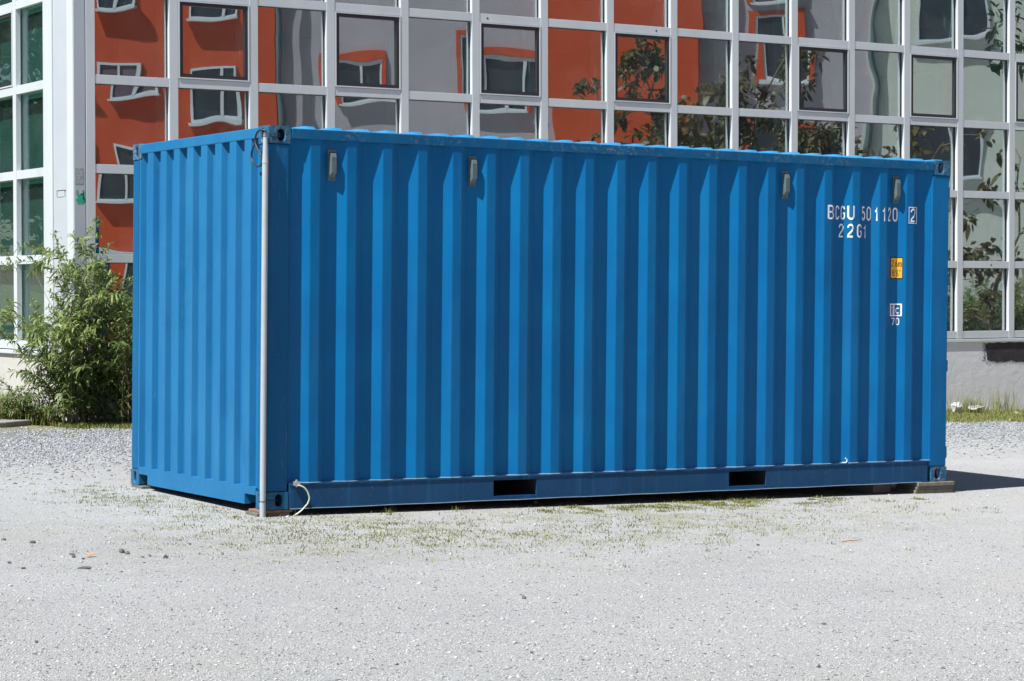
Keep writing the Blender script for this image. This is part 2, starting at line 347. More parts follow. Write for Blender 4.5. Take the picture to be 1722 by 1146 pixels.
# grass strip beside the building
n = 90000; xx = np.where(rng.uniform(size=n) < .45, rng.uniform(-3.2, 1.6, n), rng.uniform(9.6, 15.5, n))
e1 = .22*np.sin(xx*2.1+.5)+.16*np.sin(xx*5.3)+rng.normal(0, .12, n)
yy = np.where(xx < 1.6, -.05-(1.25+e1)*rng.uniform(0, 1, n), -.08-(2.35+e1*1.3)*rng.uniform(0, 1, n)**.85)
mask = ~((xx < -.7) & (yy < -.1)) & (np.sin(xx*1.7)+np.sin(xx*.61+1)+np.sin(yy*5+xx*2.3)+rng.normal(0, 1.2, n) > -.5)
xy = np.c_[xx, yy][mask & ~((xx > -.1) & (yy > -.05))]
tag(blades('grass', xy, rng.uniform(.015, .07, len(xy)), rng.uniform(.004, .009, len(xy)), M['grass'], .8), kind='stuff')
xl = np.c_[rng.uniform(-6, -.25, 9000), rng.uniform(-.5, 6, 9000)]
tag(blades('grass', xl, rng.uniform(.03, .10, len(xl)), rng.uniform(.004, .008, len(xl)), M['grass'], .7), kind='stuff')

# ------------------------------------------------------------------ shipping container
root = empty('shipping_container'); root.matrix_world = Matrix.Translation(TW) @ RW.to_4x4()
tag(root, 'blue corrugated steel shipping container standing on the pale gravel', 'shipping container')
L_, W_, H_ = 6.058, 2.438, 2.591
def prof_long(x):      # depth behind the outer plane of the long side
    if x < .165 or x > 5.861: return 0.0
    t = (x-.532) % .278
    k = math.floor((x-.532)/.278)
    if x < .254: return .036
    if k < -1 or (k == -1 and t < 0): return .036
    if t < .066: return .036*(1-t/.066)
    if t < .140: return 0.0
    if t < .206: return .036*(t-.140)/.066
    return .036
xb = [.15]
pts = [(.15, .036), (.254, .036)]
for k in range(-1, 20):
    x0 = .532+.278*k
    if k < 19: pts += [(x0, .036), (x0+.066, 0), (x0+.140, 0), (x0+.206, .036)]
    else: pts += [(x0, .036), (x0+.050, .009), (x0+.09, .009)]
pts = sorted(set((round(a, 4), b) for a, b in pts))
def ribbon(pts, mapf, z0, z1, nz=1):
    mb = MB(); vs = []; n = len(pts)
    for j in range(nz+1):
        z = z0+(z1-z0)*j/nz
        for p in pts: vs.append(mapf(p, z))
    mb.add(vs, [(j*n+i, j*n+i+1, (j+1)*n+i+1, (j+1)*n+i) for j in range(nz) for i in range(n-1)]); return mb
def rounded(pts, r=.006):   # soften the folds
    out = [pts[0]]
    for i in range(1, len(pts)-1):
        p0, p, p1 = Vector(pts[i-1]), Vector(pts[i]), Vector(pts[i+1])
        a = (p0-p); b = (p1-p)
        if abs(a.normalized().cross(b.normalized()) if False else a.normalized().x*b.normalized().y-a.normalized().y*b.normalized().x) < .05 or a.length < 2*r or b.length < 2*r: out.append(tuple(p)); continue
        q0 = p+a.normalized()*r; q1 = p+b.normalized()*r
        for t in (0, .33, .67, 1): out.append(tuple(q0*(1-t)**2+p*2*t*(1-t)+q1*t*t))
    out.append(pts[-1]); return out
def thick(o, t=.002):
    s = o.modifiers.new('sheet', 'SOLIDIFY'); s.thickness = t; s.offset = -1; return o
rp = rounded(pts)
o = ribbon(rp, lambda p, z: (p[0], p[1]+.003, z), .165, 2.52).build('side_panel', M['panel'], root); 
o = ribbon(rp, lambda p, z: (p[0], W_-.003-p[1], z), .165, 2.52).build('side_panel', M['panel'], root)
M['bead'] = noisy('lit_edge_weld_bead', (.10, .20, .30), (.22, .30, .36), 14, .7)  # pale bead colour stands in for the sunlit edges of the bottom rail
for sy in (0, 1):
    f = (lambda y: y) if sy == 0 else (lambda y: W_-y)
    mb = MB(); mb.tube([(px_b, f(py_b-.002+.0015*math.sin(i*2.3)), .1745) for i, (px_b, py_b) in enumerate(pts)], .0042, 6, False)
    mb.tube([(.18+i*.2, f(-.006), .0015*math.sin(i*1.9)) for i in range(29)], .0030, 6, False)  # lower bead draws the light line along the flange
    mb.build('weld_bead_lit_edge', M['bead'], root)
# end panel
pe = [(.15, .045)]
e = [(.15, .045), (.266, .045)]
for k in range(8, -1, -1):
    y1 = 2.282-.25*k
    e += [(y1-.018, .045), (y1, 0), (y1+.108 if k else 2.31, 0)]
    if k: e += [(y1+.108+.018, .045)]
e = sorted(set((round(a, 4), b) for a, b in e if a < 2.312))
e = rounded(e, .005)
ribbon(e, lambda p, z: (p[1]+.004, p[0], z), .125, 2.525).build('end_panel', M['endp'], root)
# roof panel: corrugations across, pitch .209
mb = MB(); rows_ = [(.012, 0), (.022, .1), (.055, 1), (1.2, 1.2), (W_-.055, 1), (W_-.022, .1), (W_-.012, 0)]
cols_ = []; x = .19
while x < 5.86:
    cols_ += [(x, 0), (x+.045, 0), (x+.075, .4), (x+.10, 1), (x+.175, 1), (x+.19, .35)]; x += .209
nc = len(cols_)
mb.add([(cx, ry, 2.579+.022*ch*rh) for ry, rh in rows_ for cx, ch in cols_], [(j*nc+i, j*nc+i+1, (j+1)*nc+i+1, (j+1)*nc+i) for j in range(len(rows_)-1) for i in range(nc-1)])
mb.build('roof_panel', M['roof'], root, smooth=True)
# corner posts
for sx in (0, 1):
    for sy in (0, 1):
        mb = MB()
        if sx == 0: xa, xb_ = .004, .166
        else: xa, xb_ = 5.865, 6.052
        ya, yb_ = (.004, .150) if sy == 0 else (W_-.150, W_-.004)
        mb.box(xa, xb_, ya, yb_, .118, 2.473)
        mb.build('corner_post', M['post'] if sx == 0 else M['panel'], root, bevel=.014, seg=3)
# corner castings with oval holes
def oval(c, a, b, n=24, sq=0):   # stadium shape, half width a, half height b
    out = []
    for i in range(n):
        q = 2*math.pi*i/n+math.pi/n
        x, y = a*math.cos(q), a*math.sin(q)
        y += (b-a) if y > 0 else -(b-a)
        out.append((c[0]+x, c[1]+y))
    return out
def rect_ring(x0, x1, y0, y1, c, inner):
    out = []
    for (px, py) in inner:
        dx, dy = px-c[0], py-c[1]
        tx = ((x1-c[0]) if dx > 0 else (x0-c[0]))/dx if abs(dx) > 1e-9 else 1e9
        ty = ((y1-c[1]) if dy > 0 else (y0-c[1]))/dy if abs(dy) > 1e-9 else 1e9
        t = min(tx, ty); out.append([c[0]+dx*t, c[1]+dy*t])
    for (X, Y) in ((x0, y0), (x0, y1), (x1, y0), (x1, y1)):   # snap the nearest ring point to each corner
        i = min(range(len(out)), key=lambda i: (out[i][0]-X)**2+(out[i][1]-Y)**2); out[i] = [X, Y]
    return out
def casting(x0, x1, y0, y1, z0, z1, hs, he, sx, sy):
    mb = MB()
    def face(o3, rx, ry, c, a, b, inw, depth=.022):
        # o3 maps (u, v, d) to xyz ; d is depth inward
        inn = oval(c, a, b); out = rect_ring(*rx, *ry, c, inn); n = len(inn)
        vs = [o3(u, v, 0) for u, v in out]+[o3(u, v, 0) for u, v in inn]+[o3(u, v, depth) for u, v in inn]
        fs = [(i, (i+1) % n, n+(i+1) % n, n+i) for i in range(n)]+[(n+i, n+(i+1) % n, 2*n+(i+1) % n, 2*n+i) for i in range(n)]
        mb.add(vs, fs)
    ysurf = y0 if sy == 0 else y1; yd = 1 if sy == 0 else -1
    xsurf = x0 if sx == 0 else x1; xd = 1 if sx == 0 else -1
    face(lambda u, v, d: (u, ysurf+yd*d, v), (x0, x1), (z0, z1), hs, .026, .041, 1)
    face(lambda u, v, d: (xsurf+xd*d, u, v), (y0, y1), (z0, z1), he, .024, .040, 1)
    yo = y1 if sy == 0 else y0; xo = x1 if sx == 0 else x0
    mb.add([(x0, y0, z0), (x1, y0, z0), (x1, y1, z0), (x0, y1, z0)], [(0, 3, 2, 1)])
    mb.add([(x0, y0, z1), (x1, y0, z1), (x1, y1, z1), (x0, y1, z1)], [(0, 1, 2, 3)])
    mb.add([(x0, yo, z0), (x1, yo, z0), (x1, yo, z1), (x0, yo, z1)], [(0, 1, 2, 3)])
    mb.add([(xo, y0, z0), (xo, y1, z0), (xo, y1, z1), (xo, y0, z1)], [(0, 1, 2, 3)])
    o = mb.build('corner_casting', M['cast'], root)
    bm = bmesh.new(); bm.from_mesh(o.data); bmesh.ops.remove_doubles(bm, verts=bm.verts, dist=1e-5); bmesh.ops.recalc_face_normals(bm, faces=bm.faces); bm.to_mesh(o.data); bm.free()
    b = o.modifiers.new('bevel', 'BEVEL'); b.width = .010; b.segments = 3; b.limit_method = 'ANGLE'; b.angle_limit = rad(60)
    return o
for sx in (0, 1):
    for sy in (0, 1):
        for sz in (0, 1):
            x0, x1 = (0, .176) if sx == 0 else (L_-.176, L_)
            y0, y1 = (0, .162) if sy == 0 else (W_-.162, W_)
            z0, z1 = (0, .118) if sz == 0 else (H_-.118, H_)
            x_c = .100 if sx == 0 else L_-.100
            y_c = .088 if sy == 0 else W_-.088
            if sz: hz = 2.530
            else: hz = .062
            casting(x0, x1, y0, y1, z0, z1, (x_c, hz), (y_c, hz), sx, sy)
# rails
for sy in (0, 1):
    f = (lambda y: y) if sy == 0 else (lambda y: W_-y)
    mb = MB(); a, b = sorted((f(-.003), f(.055))); mb.box(.177, 5.881, a, b, 2.508, 2.577)
    mb.build('top_side_rail', M['rail'], root, bevel=.004)
    # bottom side rail with forklift openings cut out
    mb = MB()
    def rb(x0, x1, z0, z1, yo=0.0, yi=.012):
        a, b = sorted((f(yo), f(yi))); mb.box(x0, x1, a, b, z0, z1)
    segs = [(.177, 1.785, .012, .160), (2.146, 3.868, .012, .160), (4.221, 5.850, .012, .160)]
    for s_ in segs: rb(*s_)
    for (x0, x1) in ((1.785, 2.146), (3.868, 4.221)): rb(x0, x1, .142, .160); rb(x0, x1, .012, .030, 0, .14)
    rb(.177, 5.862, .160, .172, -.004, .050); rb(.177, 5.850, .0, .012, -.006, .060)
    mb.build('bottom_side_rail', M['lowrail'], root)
    for (x0, x1) in ((1.785, 2.146), (3.868, 4.221)):
        mb = MB(); a, b = sorted((f(.013), f(1.2)))
        mb.box(x0-.008, x0, a, b, .012, .15); mb.box(x1, x1+.008, a, b, .012, .15); mb.box(x0, x1, a, b, .143, .150); mb.box(x0, x1, a, b, .004, .011)
        mb.build('forklift_pocket', M['under'], root)
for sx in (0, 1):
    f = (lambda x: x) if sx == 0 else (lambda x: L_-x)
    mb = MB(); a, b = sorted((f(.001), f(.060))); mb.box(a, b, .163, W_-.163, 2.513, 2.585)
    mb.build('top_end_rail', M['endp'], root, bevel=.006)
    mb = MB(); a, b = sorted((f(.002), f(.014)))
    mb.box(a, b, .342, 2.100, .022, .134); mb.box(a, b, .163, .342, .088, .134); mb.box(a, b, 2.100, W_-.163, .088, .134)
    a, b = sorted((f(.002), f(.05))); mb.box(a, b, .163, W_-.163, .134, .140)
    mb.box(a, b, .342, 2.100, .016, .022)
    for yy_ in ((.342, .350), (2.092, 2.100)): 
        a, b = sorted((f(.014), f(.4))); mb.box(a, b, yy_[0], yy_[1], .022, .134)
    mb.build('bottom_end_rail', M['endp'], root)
# floor and cross members
MB().box(.06, 6.0, .06, W_-.06, .145, .175).build('floor', M['under'], root)
x = .45
while x < 5.8:
    if not (1.7 < x < 2.2 or 3.8 < x < 4.3): MB().box(x, x+.045, .07, W_-.07, .02, .144).build('cross_member', M['under'], root)
    x += .30
# doors at the far end (face +x)
for sy in (0, 1):
    y0, y1 = (.155, W_/2-.006) if sy == 0 else (W_/2+.006, W_-.155)
    ep = [(y0, 0)]; yy = y0+.1
    while yy < y1-.15: ep += [(yy, 0), (yy+.02, .03), (yy+.07, .03), (yy+.09, 0)]; yy += .18
    ep += [(y1, 0)]
    d = ribbon(ep, lambda p, z: (6.035-p[1], p[0], z), .15, 2.50).build('door', M['panel'], root)
    for ry in (y0+.25, y1-.25):
        mb = MB(); mb.tube([(6.062, ry, .12), (6.062, ry, 2.5)], .016, 10)
        for z in (.5, 1.0, 1.6, 2.2): mb.box(6.036, 6.075, ry-.04, ry+.04, z-.03, z+.03)
        mb.build('lock_rod', M['steel'], d)
# hinges show at the edge of the right post
for z in (2.335, 1.635, .935, .235):
    for y_ in (-.004, W_-.008):
        mb = MB(); s_ = 1 if y_ < 1 else -1
        mb.box(6.032, 6.0515, y_+.004, y_+.012, z-.042, z+.042); mb.tube([(6.0445, y_+.006, z-.046), (6.0445, y_+.006, z+.046)], .006, 8)
        mb.build('hinge', M['lowrail'], root)
# vents
for xc in (.494, 1.606, 4.398, 5.510):
    mb = MB(); mb.box(xc-.030, xc+.030, .031, .038, 2.236, 2.450)
    ys_ = [(2.255, .030), (2.290, -.006), (2.395, -.006), (2.420, .004), (2.432, .030)]
    vs = []
    for z, y in ys_:
        for xx_, yy_ in ((xc-.023, .031), (xc-.019, y), (xc+.019, y), (xc+.023, .031)): vs.append((xx_, yy_, z))
    fs = [(j*4+i, j*4+i+1, (j+1)*4+i+1, (j+1)*4+i) for j in range(4) for i in range(3)]+[(0, 3, 2, 1), (16, 17, 18, 19)]
    mb.add(vs, fs); mb.tube([(xc, .031, 2.245), (xc, .026, 2.245)], .006, 8); mb.tube([(xc, .031, 2.443), (xc, .026, 2.443)], .006, 8)
    mb.build('vent', M['vent'], root, bevel=.003)

# markings, cut and folded onto the corrugation
def surf_y(x):
    t = prof_long(x); return t+.003
FOLD = sorted(set([p[0] for p in pts]))
def fold_mesh(bm):
    for fx in FOLD:
        if 4.5 < fx < 6: bmesh.ops.bisect_plane(bm, geom=bm.verts[:]+bm.edges[:]+bm.faces[:], plane_co=(fx, 0, 0), plane_no=(1, 0, 0), dist=1e-6)
def arc(cx, cy, rx, ry, a0, a1, n=8):
    return [(cx+rx*math.cos(rad(a0+(a1-a0)*i/n)), cy+ry*math.sin(rad(a0+(a1-a0)*i/n))) for i in range(n+1)]
GLY = {   # condensed sans skeletons in a unit box 0.5 wide, 1 high (centre lines, stroke t)
 'B': [[(.0, 0), (.0, 1), (.22, 1)]+arc(.22, .76, .22, .24, 90, -90)+[(.0, .52)], [(.22, .52)]+arc(.24, .26, .24, .26, 90, -90)+[(.0, 0)]],
 'C': [arc(.25, .78, .25, .22, 0, 180)+arc(.25, .22, .25, .22, 180, 360)],
 'G': [arc(.25, .78, .25, .22, 0, 180)+arc(.25, .22, .25, .22, 180, 360)+[(.5, .46), (.27, .46)]],
 'U': [[(.0, 1)]+arc(.25, .24, .25, .24, 180, 360)+[(.5, 1)]],
 '0': [arc(.25, .78, .25, .22, 0, 180)+arc(.25, .22, .25, .22, 180, 360)+[(.5, .78)]],
 '1': [[(.02, .80), (.20, .86), (.24, 1), (.24, 0)]],
 '2': [[(.0, .74)]+arc(.25, .76, .25, .24, 180, -20)+[(.40, .52), (.03, .16), (.0, 0), (.5, 0)]],
 '5': [[(.46, 1), (.05, 1), (.02, .55)]+arc(.25, .40, .25, .22, 120, 0, 5)+arc(.25, .22, .25, .22, 0, -180, 8)],
 '6': [[(.44, 1), (.16, .72), (.02, .40)]+arc(.25, .25, .25, .25, 180, 540, 14)],
 '7': [[(.0, 1), (.5, 1), (.18, 0)]],
 '8': [arc(.25, .76, .22, .24, -90, 270, 14), arc(.25, .26, .25, .26, 90, 450, 14)],
 'm': [[(.0, 0), (.0, 1)], [(.0, .8)]+arc(.13, .82, .12, .18, 180, 0, 5)+[(.25, 0)], [(.25, .8)]+arc(.38, .82, .12, .18, 180, 0, 5)+[(.5, 0)]],
 'c': [arc(.25, .55, .25, .45, 50, 310, 12)],
 ',': [[(.4, 1), (.1, 0)]], "'": [[(.3, 1), (.2, 0)]], '"': [[(.1, 1), (.08, 0)], [(.42, 1), (.40, 0)]]}
def glyph_bm(ch, t):
    bm = bmesh.new()
    for pl in GLY[ch]:
        p = [Vector((a, b, 0)) for a, b in pl]; q = [p[0]]
        for v in p[1:]:
            if (v-q[-1]).length > 1e-4: q.append(v)
        p = q; L1, L2 = [], []
        closed = (p[0]-p[-1]).length < 1e-3
        if closed: p = p[:-1]
        n = len(p)
        for i in range(n):
            a = p[i-1] if (i or closed) else p[i]; b = p[(i+1) % n] if (i < n-1 or closed) else p[i]
            d1 = (p[i]-a).normalized() if (p[i]-a).length > 1e-6 else (b-p[i]).normalized()
            d2 = (b-p[i]).normalized() if (b-p[i]).length > 1e-6 else d1
            nm = Vector((-(d1.y+d2.y), d1.x+d2.x, 0)).normalized(); k = max(.45, nm.dot(Vector((-d1.y, d1.x, 0))))
            L1.append(bm.verts.new(p[i]+nm*t/2/k)); L2.append(bm.verts.new(p[i]-nm*t/2/k))
        for i in range(n if closed else n-1):
            j = (i+1) % n; bm.faces.new([L2[i], L2[j], L1[j], L1[i]])
    return bm
def text_marking(items, name, material, lift=.0015, label=None):
    # items: (char, x0, x1, z0, z1, bold)
    tot = bmesh.new(); me = bpy.data.meshes.new(name)
    def inv(a):      # the measured spots refer to the outer plane; find the spot on the folded sheet
        lo, hi = a, a+.05
        for _ in range(30):
            md = (lo+hi)/2
            if md-prof_long(md)*(md+6.513)/13.998 < a: lo = md
            else: hi = md
        return lo
    items = [(c, inv(p), inv(q), r, t_, b_) for c, p, q, r, t_, b_ in items]
    for ch, x0, x1, z0, z1, bold in items:
        bm = bmesh.new()
        if ch == 'RECT': bm.faces.new([bm.verts.new(p) for p in ((x0, 0, z0), (x1, 0, z0), (x1, 0, z1), (x0, 0, z1))])
        else:
            bm = glyph_bm(ch, .11+bold*1.6); xs_ = [v.co.x for v in bm.verts]; ys_ = [v.co.y for v in bm.verts]
            a, b, c, d = min(xs_), max(xs_), min(ys_), max(ys_)
            for v in bm.verts: v.co = Vector((x0+(v.co.x-a)/(b-a)*(x1-x0), 0, z0+(v.co.y-c)/(d-c)*(z1-z0)))
        tmp = bpy.data.meshes.new('tmp'); bm.to_mesh(tmp); bm.free(); tot.from_mesh(tmp)
    fold_mesh(tot)
    for v in tot.verts: v.co.y = surf_y(v.co.x)-lift
    bmesh.ops.triangulate(tot, faces=tot.faces)
    tot.to_mesh(me); tot.free(); me.materials.append(material)
    o = bpy.data.objects.new(name, me); C.objects.link(o); o.parent = root
    if label: o['label'] = label
    return o
z0, z1 = 2.088, 2.200; B = .018
text_marking([('B', 4.797, 4.858, z0, z1, B), ('C', 4.876, 4.910, z0, z1, .02), ('G', 4.927, 4.969, z0, z1, B), ('U', 4.991, 5.066, z0, z1, .03)], 'owner_code', M['white'], label='white letters BCGU')
text_marking([('5', 5.141, 5.172, z0, z1, .02), ('0', 5.188, 5.232, z0, z1, B), ('1', 5.272, 5.300, z0, z1, .05), ('1', 5.352, 5.378, z0, z1, .02), ('2', 5.408, 5.436, z0, z1, .03), ('0', 5.455, 5.505, z0, z1, B)], 'serial_number', M['white'], label='white digits 501 120')
cd = [('2', 5.640, 5.690, z0, z1-.004, .012)]
x0, x1, a, b = 5.622, 5.706, z0-.012, z1+.008
cd += [('RECT', x0, x1, b-.006, b, 0), ('RECT', x0, x1, a, a+.006, 0), ('RECT', x0, x0+.006, a+.006, b-.006, 0), ('RECT', x1-.006, x1, a+.006, b-.006, 0)]
text_marking(cd, 'check_digit', M['white'], label='boxed white digit 2')
z0, z1 = 1.950, 2.058
text_marking([('2', 4.908, 4.958, z0, z1, B), ('2', 4.992, 5.058, z0, z1, .03), ('G', 5.092, 5.138, z0, z1, B), ('1', 5.160, 5.178, z0, z1, .01)], 'size_code', M['white'], label='white size code 22G1')
# yellow height plate
text_marking([('RECT', 5.438, 5.566, 1.630, 1.806, 0)], 'plate_border', M['black'], .0012)
text_marking([('RECT', 5.445, 5.559, 1.639, 1.797, 0)], 'height_plate', M['yellow'], .0024, label='yellow plate reading 2,6m 8\'6"')
text_marking([('2', 5.449, 5.471, 1.728, 1.782, .008), (',', 5.476, 5.482, 1.720, 1.738, .01), ('6', 5.487, 5.510, 1.728, 1.782, .008), ('m', 5.514, 5.553, 1.728, 1.764, .006),
              ('8', 5.456, 5.479, 1.652, 1.706, .008), ("'", 5.486, 5.491, 1.688, 1.706, .01), ('6', 5.498, 5.521, 1.652, 1.706, .008), ('"', 5.530, 5.541, 1.688, 1.706, .01)], 'plate_lettering', M['black'], .0036)
# 1c box
x0, x1, a, b = 5.440, 5.562, 1.334, 1.434; t = .010
text_marking([('RECT', x0, x1, b-t, b, 0), ('RECT', x0, x1, a, a+t, 0), ('RECT', x0, x0+.008, a+t, b-t, 0), ('RECT', x1-.016, x1, a+t, b-t, 0), ('RECT', 5.472, 5.484, a+t, b-t, 0),
              ('1', 5.453, 5.465, a+t+.008, b-t-.006, .02), ('c', 5.494, 5.532, a+t+.010, b-t-.022, .04), ('7', 5.456, 5.490, 1.262, 1.320, B), ('0', 5.500, 5.535, 1.262, 1.320, B)], 'test_marking', M['white'], label='white boxed 1c above a 70')
# small white smear at the foot of the side panel
mb = MB(); mb.tube([(5.005, .006, .215), (5.02, .003, .200), (5.018, .003, .185), (5.0, .004, .178), (4.98, .010, .180)], .004, 6); mb.build('paint_smear', M['white'], root)

# ------------------------------------------------------------------ pipe, cable loops, earth cable, supports
px_, py_ = -.027, -.016
t = empty('pipe', cw((px_, py_, -.06))); tag(t, 'tall pale grey conduit pipe strapped upright to the near corner of the blue container', 'pipe')
def wpart(mb, name, m, parent, smooth=False, bevel=0):
    inv = Matrix.Translation(-parent.location) if parent else Matrix()
    mb.v = [tuple(inv @ cw(v)) for v in mb.v]; return mb.build(name, m, parent, smooth, bevel)
mb = MB(); mb.tube([(px_, py_, -.055), (px_, py_, 2.34)], .0205, 20); wpart(mb, 'lower_pipe', M['pipe'], t, True).data.shade_smooth()
mb = MB(); mb.tube([(px_, py_, 2.335), (px_, py_, 2.37), (px_, py_, 2.48), (px_-.001, py_, 2.535)], [.0225, .0195, .016, .014], 20); wpart(mb, 'upper_pipe', M['pipe'], t, True)
for z, m_, n_ in ((2.53, M['rubber'], 2), (2.515, M['rubber'], 2), (.062, M['rubber'], 2)):
    mb = MB(); ring = []
    for i in range(13):
        q = 2*math.pi*i/12; ring.append((px_+.0225*math.cos(q), py_+.0225*math.sin(q), z))
    if z > 1: ring = [(px_+.0175*math.cos(2*math.pi*i/12), py_+.0175*math.sin(2*math.pi*i/12), z) for i in range(13)]
    mb.tube(ring, .0022, 6); mb.tube([(px_+.018, py_+.004, z), (.02, -.004, z+.002), (.088, -.004, z+.004), (.100, .02, z+.004)], .0024, 6)
    wpart(mb, 'strap', m_, t)
lp = [(-.031, 2.55), (0.013, 2.557), (0.061, 2.543), (0.084, 2.507), (0.079, 2.469), (0.044, 2.423), (0.007, 2.39), (0.004, 2.352), (0.046, 2.321), (0.114, 2.318), (0.172, 2.341), (0.209, 2.381), (0.202, 2.419), (0.164, 2.451), (0.114, 2.474), (0.080, 2.490)]
def smooth_path(p, n=5):
    p = [Vector(a) for a in p]; out = []
    for i in range(len(p)-1):
        a, b, c, d = p[max(i-1, 0)], p[i], p[i+1], p[min(i+2, len(p)-1)]
        for k in range(n):
            t_ = k/n; out.append(.5*((2*b)+(c-a)*t_+(2*a-5*b+4*c-d)*t_*t_+(3*b-a-3*c+d)*t_**3))
    out.append(p[-1]); return out
path = [(-.04-.016*math.sin(i*.45), y, z) for i, (y, z) in enumerate(lp)]
path = [(px_, py_, 2.52), (px_, py_+.0, 2.55)]+[(x, y, z) for x, y, z in path[1:]]
mb = MB(); mb.tube(smooth_path(path), .0068, 10); o = wpart(mb, 'cable', M['rubber'], None, True)
tag(o, 'looped black rubber cable coming out of the top of the grey pipe', 'cable')
gc = [(0.225, 0.163), (0.248, 0.157), (0.269, 0.145), (0.288, 0.122), (0.301, 0.091), (0.303, 0.068), (0.293, 0.039), (0.276, 0.017), (0.254, -0.007), (0.231, -0.026), (0.20, -0.045)]
t = empty('earthing_cable', cw((.225, -.03, .163))); tag(t, 'thin yellow and green earthing cable arching from the bottom rail to the gravel', 'cable')
mb = MB(); mb.tube(smooth_path([(a, -.03-.02*math.sin(i*.35), b) for i, (a, b) in enumerate(gc)]), .0052, 8); wpart(mb, 'wire', M['cable'], t, True)
mb = MB(); mb.box(.200, .246, -.030, -.006, .158, .188); mb.tube([(.222, -.018, .15), (.222, -.018, .20)], .008, 8); wpart(mb, 'clamp', M['steel'], t, bevel=.003)
mb = MB(); mb.tube([(.231, .02, .012), (.231, .02, -.10)], .007, 8); wpart(mb, 'earth_rod', M['rust'], t, True)
# packing plates under the near corner
def plank(name, m_, x0, x1, y0, y1, z0, z1, rot, label, cat, group=None, bev=.004):
    cx, cy, cz = (x0+x1)/2, (y0+y1)/2, (z0+z1)/2; t = empty('x') if False else None
    mb = MB().box(x0-cx, x1-cx, y0-cy, y1-cy, z0-cz, z1-cz); o = mb.build(name, m_, bevel=bev)
    o.matrix_world = Matrix.Translation(cw((cx, cy, cz))) @ RW.to_4x4() @ Matrix.Rotation(rot, 4, 'Z')
    return tag(o, label, cat, group)
plank('steel_plate', M['rust'], -.03, .20, .0, .20, -.020, -.004, .05, 'rusty steel packing plate directly under the near corner of the container', 'plate', bev=.002)
plank('packing_board', M['wood2'], -.05, .19, .01, .22, -.055, -.021, -.04, 'low wooden packing board under the rusty plate at the near corner', 'board')
bs = [(-.034, -.002, 'topmost of the three weathered planks stacked under the right end of the container'), (-.060, -.035, 'middle one of the three weathered planks stacked under the right end of the container'), (-.098, -.061, 'lowest of the three weathered planks stacked under the right end of the container')]
for i, (a, b, lab) in enumerate(bs):
    plank('plank', M['wood'] if i != 1 else M['wood2'], 5.735-.012*i, 6.118-.002*i, -.028+.006*i, .24, a, b, .0, lab, 'plank', 'planks stacked under the container')
plank('concrete_block', M['concrete'], 5.42, 5.62, .18, .42, -.095, -.0, .1, 'grey concrete block in the shade under the container, left of the planks', 'block')
plank('timber_block', M['wood2'], .0, .22, 2.20, 2.42, -.035, -.002, .0, 'thin timber packing piece beneath the far left corner of the container', 'board')

# loose stones
st = [(-4.758, -11.003), (-4.763, -11.646), (-4.795, -11.756), (-4.777, -11.854), (-4.458, -11.642), (-4.452, -11.707), (-4.438, -11.898), (-4.378, -11.861), (-4.332, -11.971), (-5.217, -11.885), (-5.231, -12.137), (-4.93, -12.259), (-6.062, -14.573), (-3.349, -14.218), (-4.86, -10.794), (-0.666, -12.725)]
sz = [.016, .014, .012, .012, .022, .016, .010, .010, .018, .012, .012, .020, .011, .014, .016, .012]
slab = ['dark angular stone nearest the weeds among the stones at left', 'dark stone just left of the brown dry leaf', 'dark stone at the left of the dry leaf, a little nearer', 'flat dark stone just in front of the dry leaf', 'large dark pointed stone right of the dry leaf',
        'grey stone touching the large pointed stone', 'small round grey stone between the pointed stone and the rightmost black one', 'smallest dark stone of the row, behind the small round grey one', 'round black stone at the right end of the row of stones', 'dark chip at the left picture edge', 'small grey stone at the left picture edge, nearest of the pair there',
        'long flat grey stone lying in front of the row', 'small dark stone low in the left foreground', 'dark stone alone in the middle foreground', 'dark stone furthest back at the left picture edge', 'small dark stone alone right of centre, in front of the container']
for i, ((x, y), s) in enumerate(zip(st, sz)):
    bm = bmesh.new(); bmesh.ops.create_icosphere(bm, subdivisions=2, radius=1); r_ = random.Random(i)
    ax = [Vector((r_.gauss(0, 1), r_.gauss(0, 1), r_.gauss(0, 1))).normalized() for _ in range(7)]
    for v in bm.verts:
        for a in ax:
            d = v.co.dot(a)
            if d > .62: v.co -= a*(d-.62)
        v.co = Vector((v.co.x*s*(2.2 if i == 11 else 1.25), v.co.y*s, v.co.z*s*(.5 if i in (3, 11) else .85)))
    me = bpy.data.meshes.new('stone'); bm.to_mesh(me); bm.free(); me.materials.append(M['stone'])
    o = bpy.data.objects.new('stone', me); C.objects.link(o); o.location = (x, y, gz(x, y)+s*.35); o.rotation_euler = (0, 0, -.56 if i == 11 else r_.uniform(0, 6)); tag(o, slab[i], 'stone', 'loose dark stones on the gravel')
mb = MB(); mb.tube([(-.066, -12.815, gz(-.07, -12.8)+.008), (.0, -12.81, gz(0, -12.8)+.014), (.06, -12.79, gz(0, -12.8)+.009), (.134, -12.775, gz(.1, -12.8)+.012)], [.004, .0035, .003, .002], 6)
tag(mb.build('twig', M['brown'], smooth=True), 'thin brown twig lying on the gravel in front of the right half of the container', 'twig')
z = gz(-4.69, -11.77)
mb = MB(); mb.add([(-4.74, -11.80, z+.006), (-4.70, -11.785, z+.012), (-4.655, -11.755, z+.02), (-4.70, -11.745, z+.016)], [(0, 1, 3), (1, 2, 3)])
lf = mb.build('dry_leaf', M['brown']); thick(lf, .001); tag(lf, 'orange brown dry leaf among the dark stones on the gravel', 'leaf')
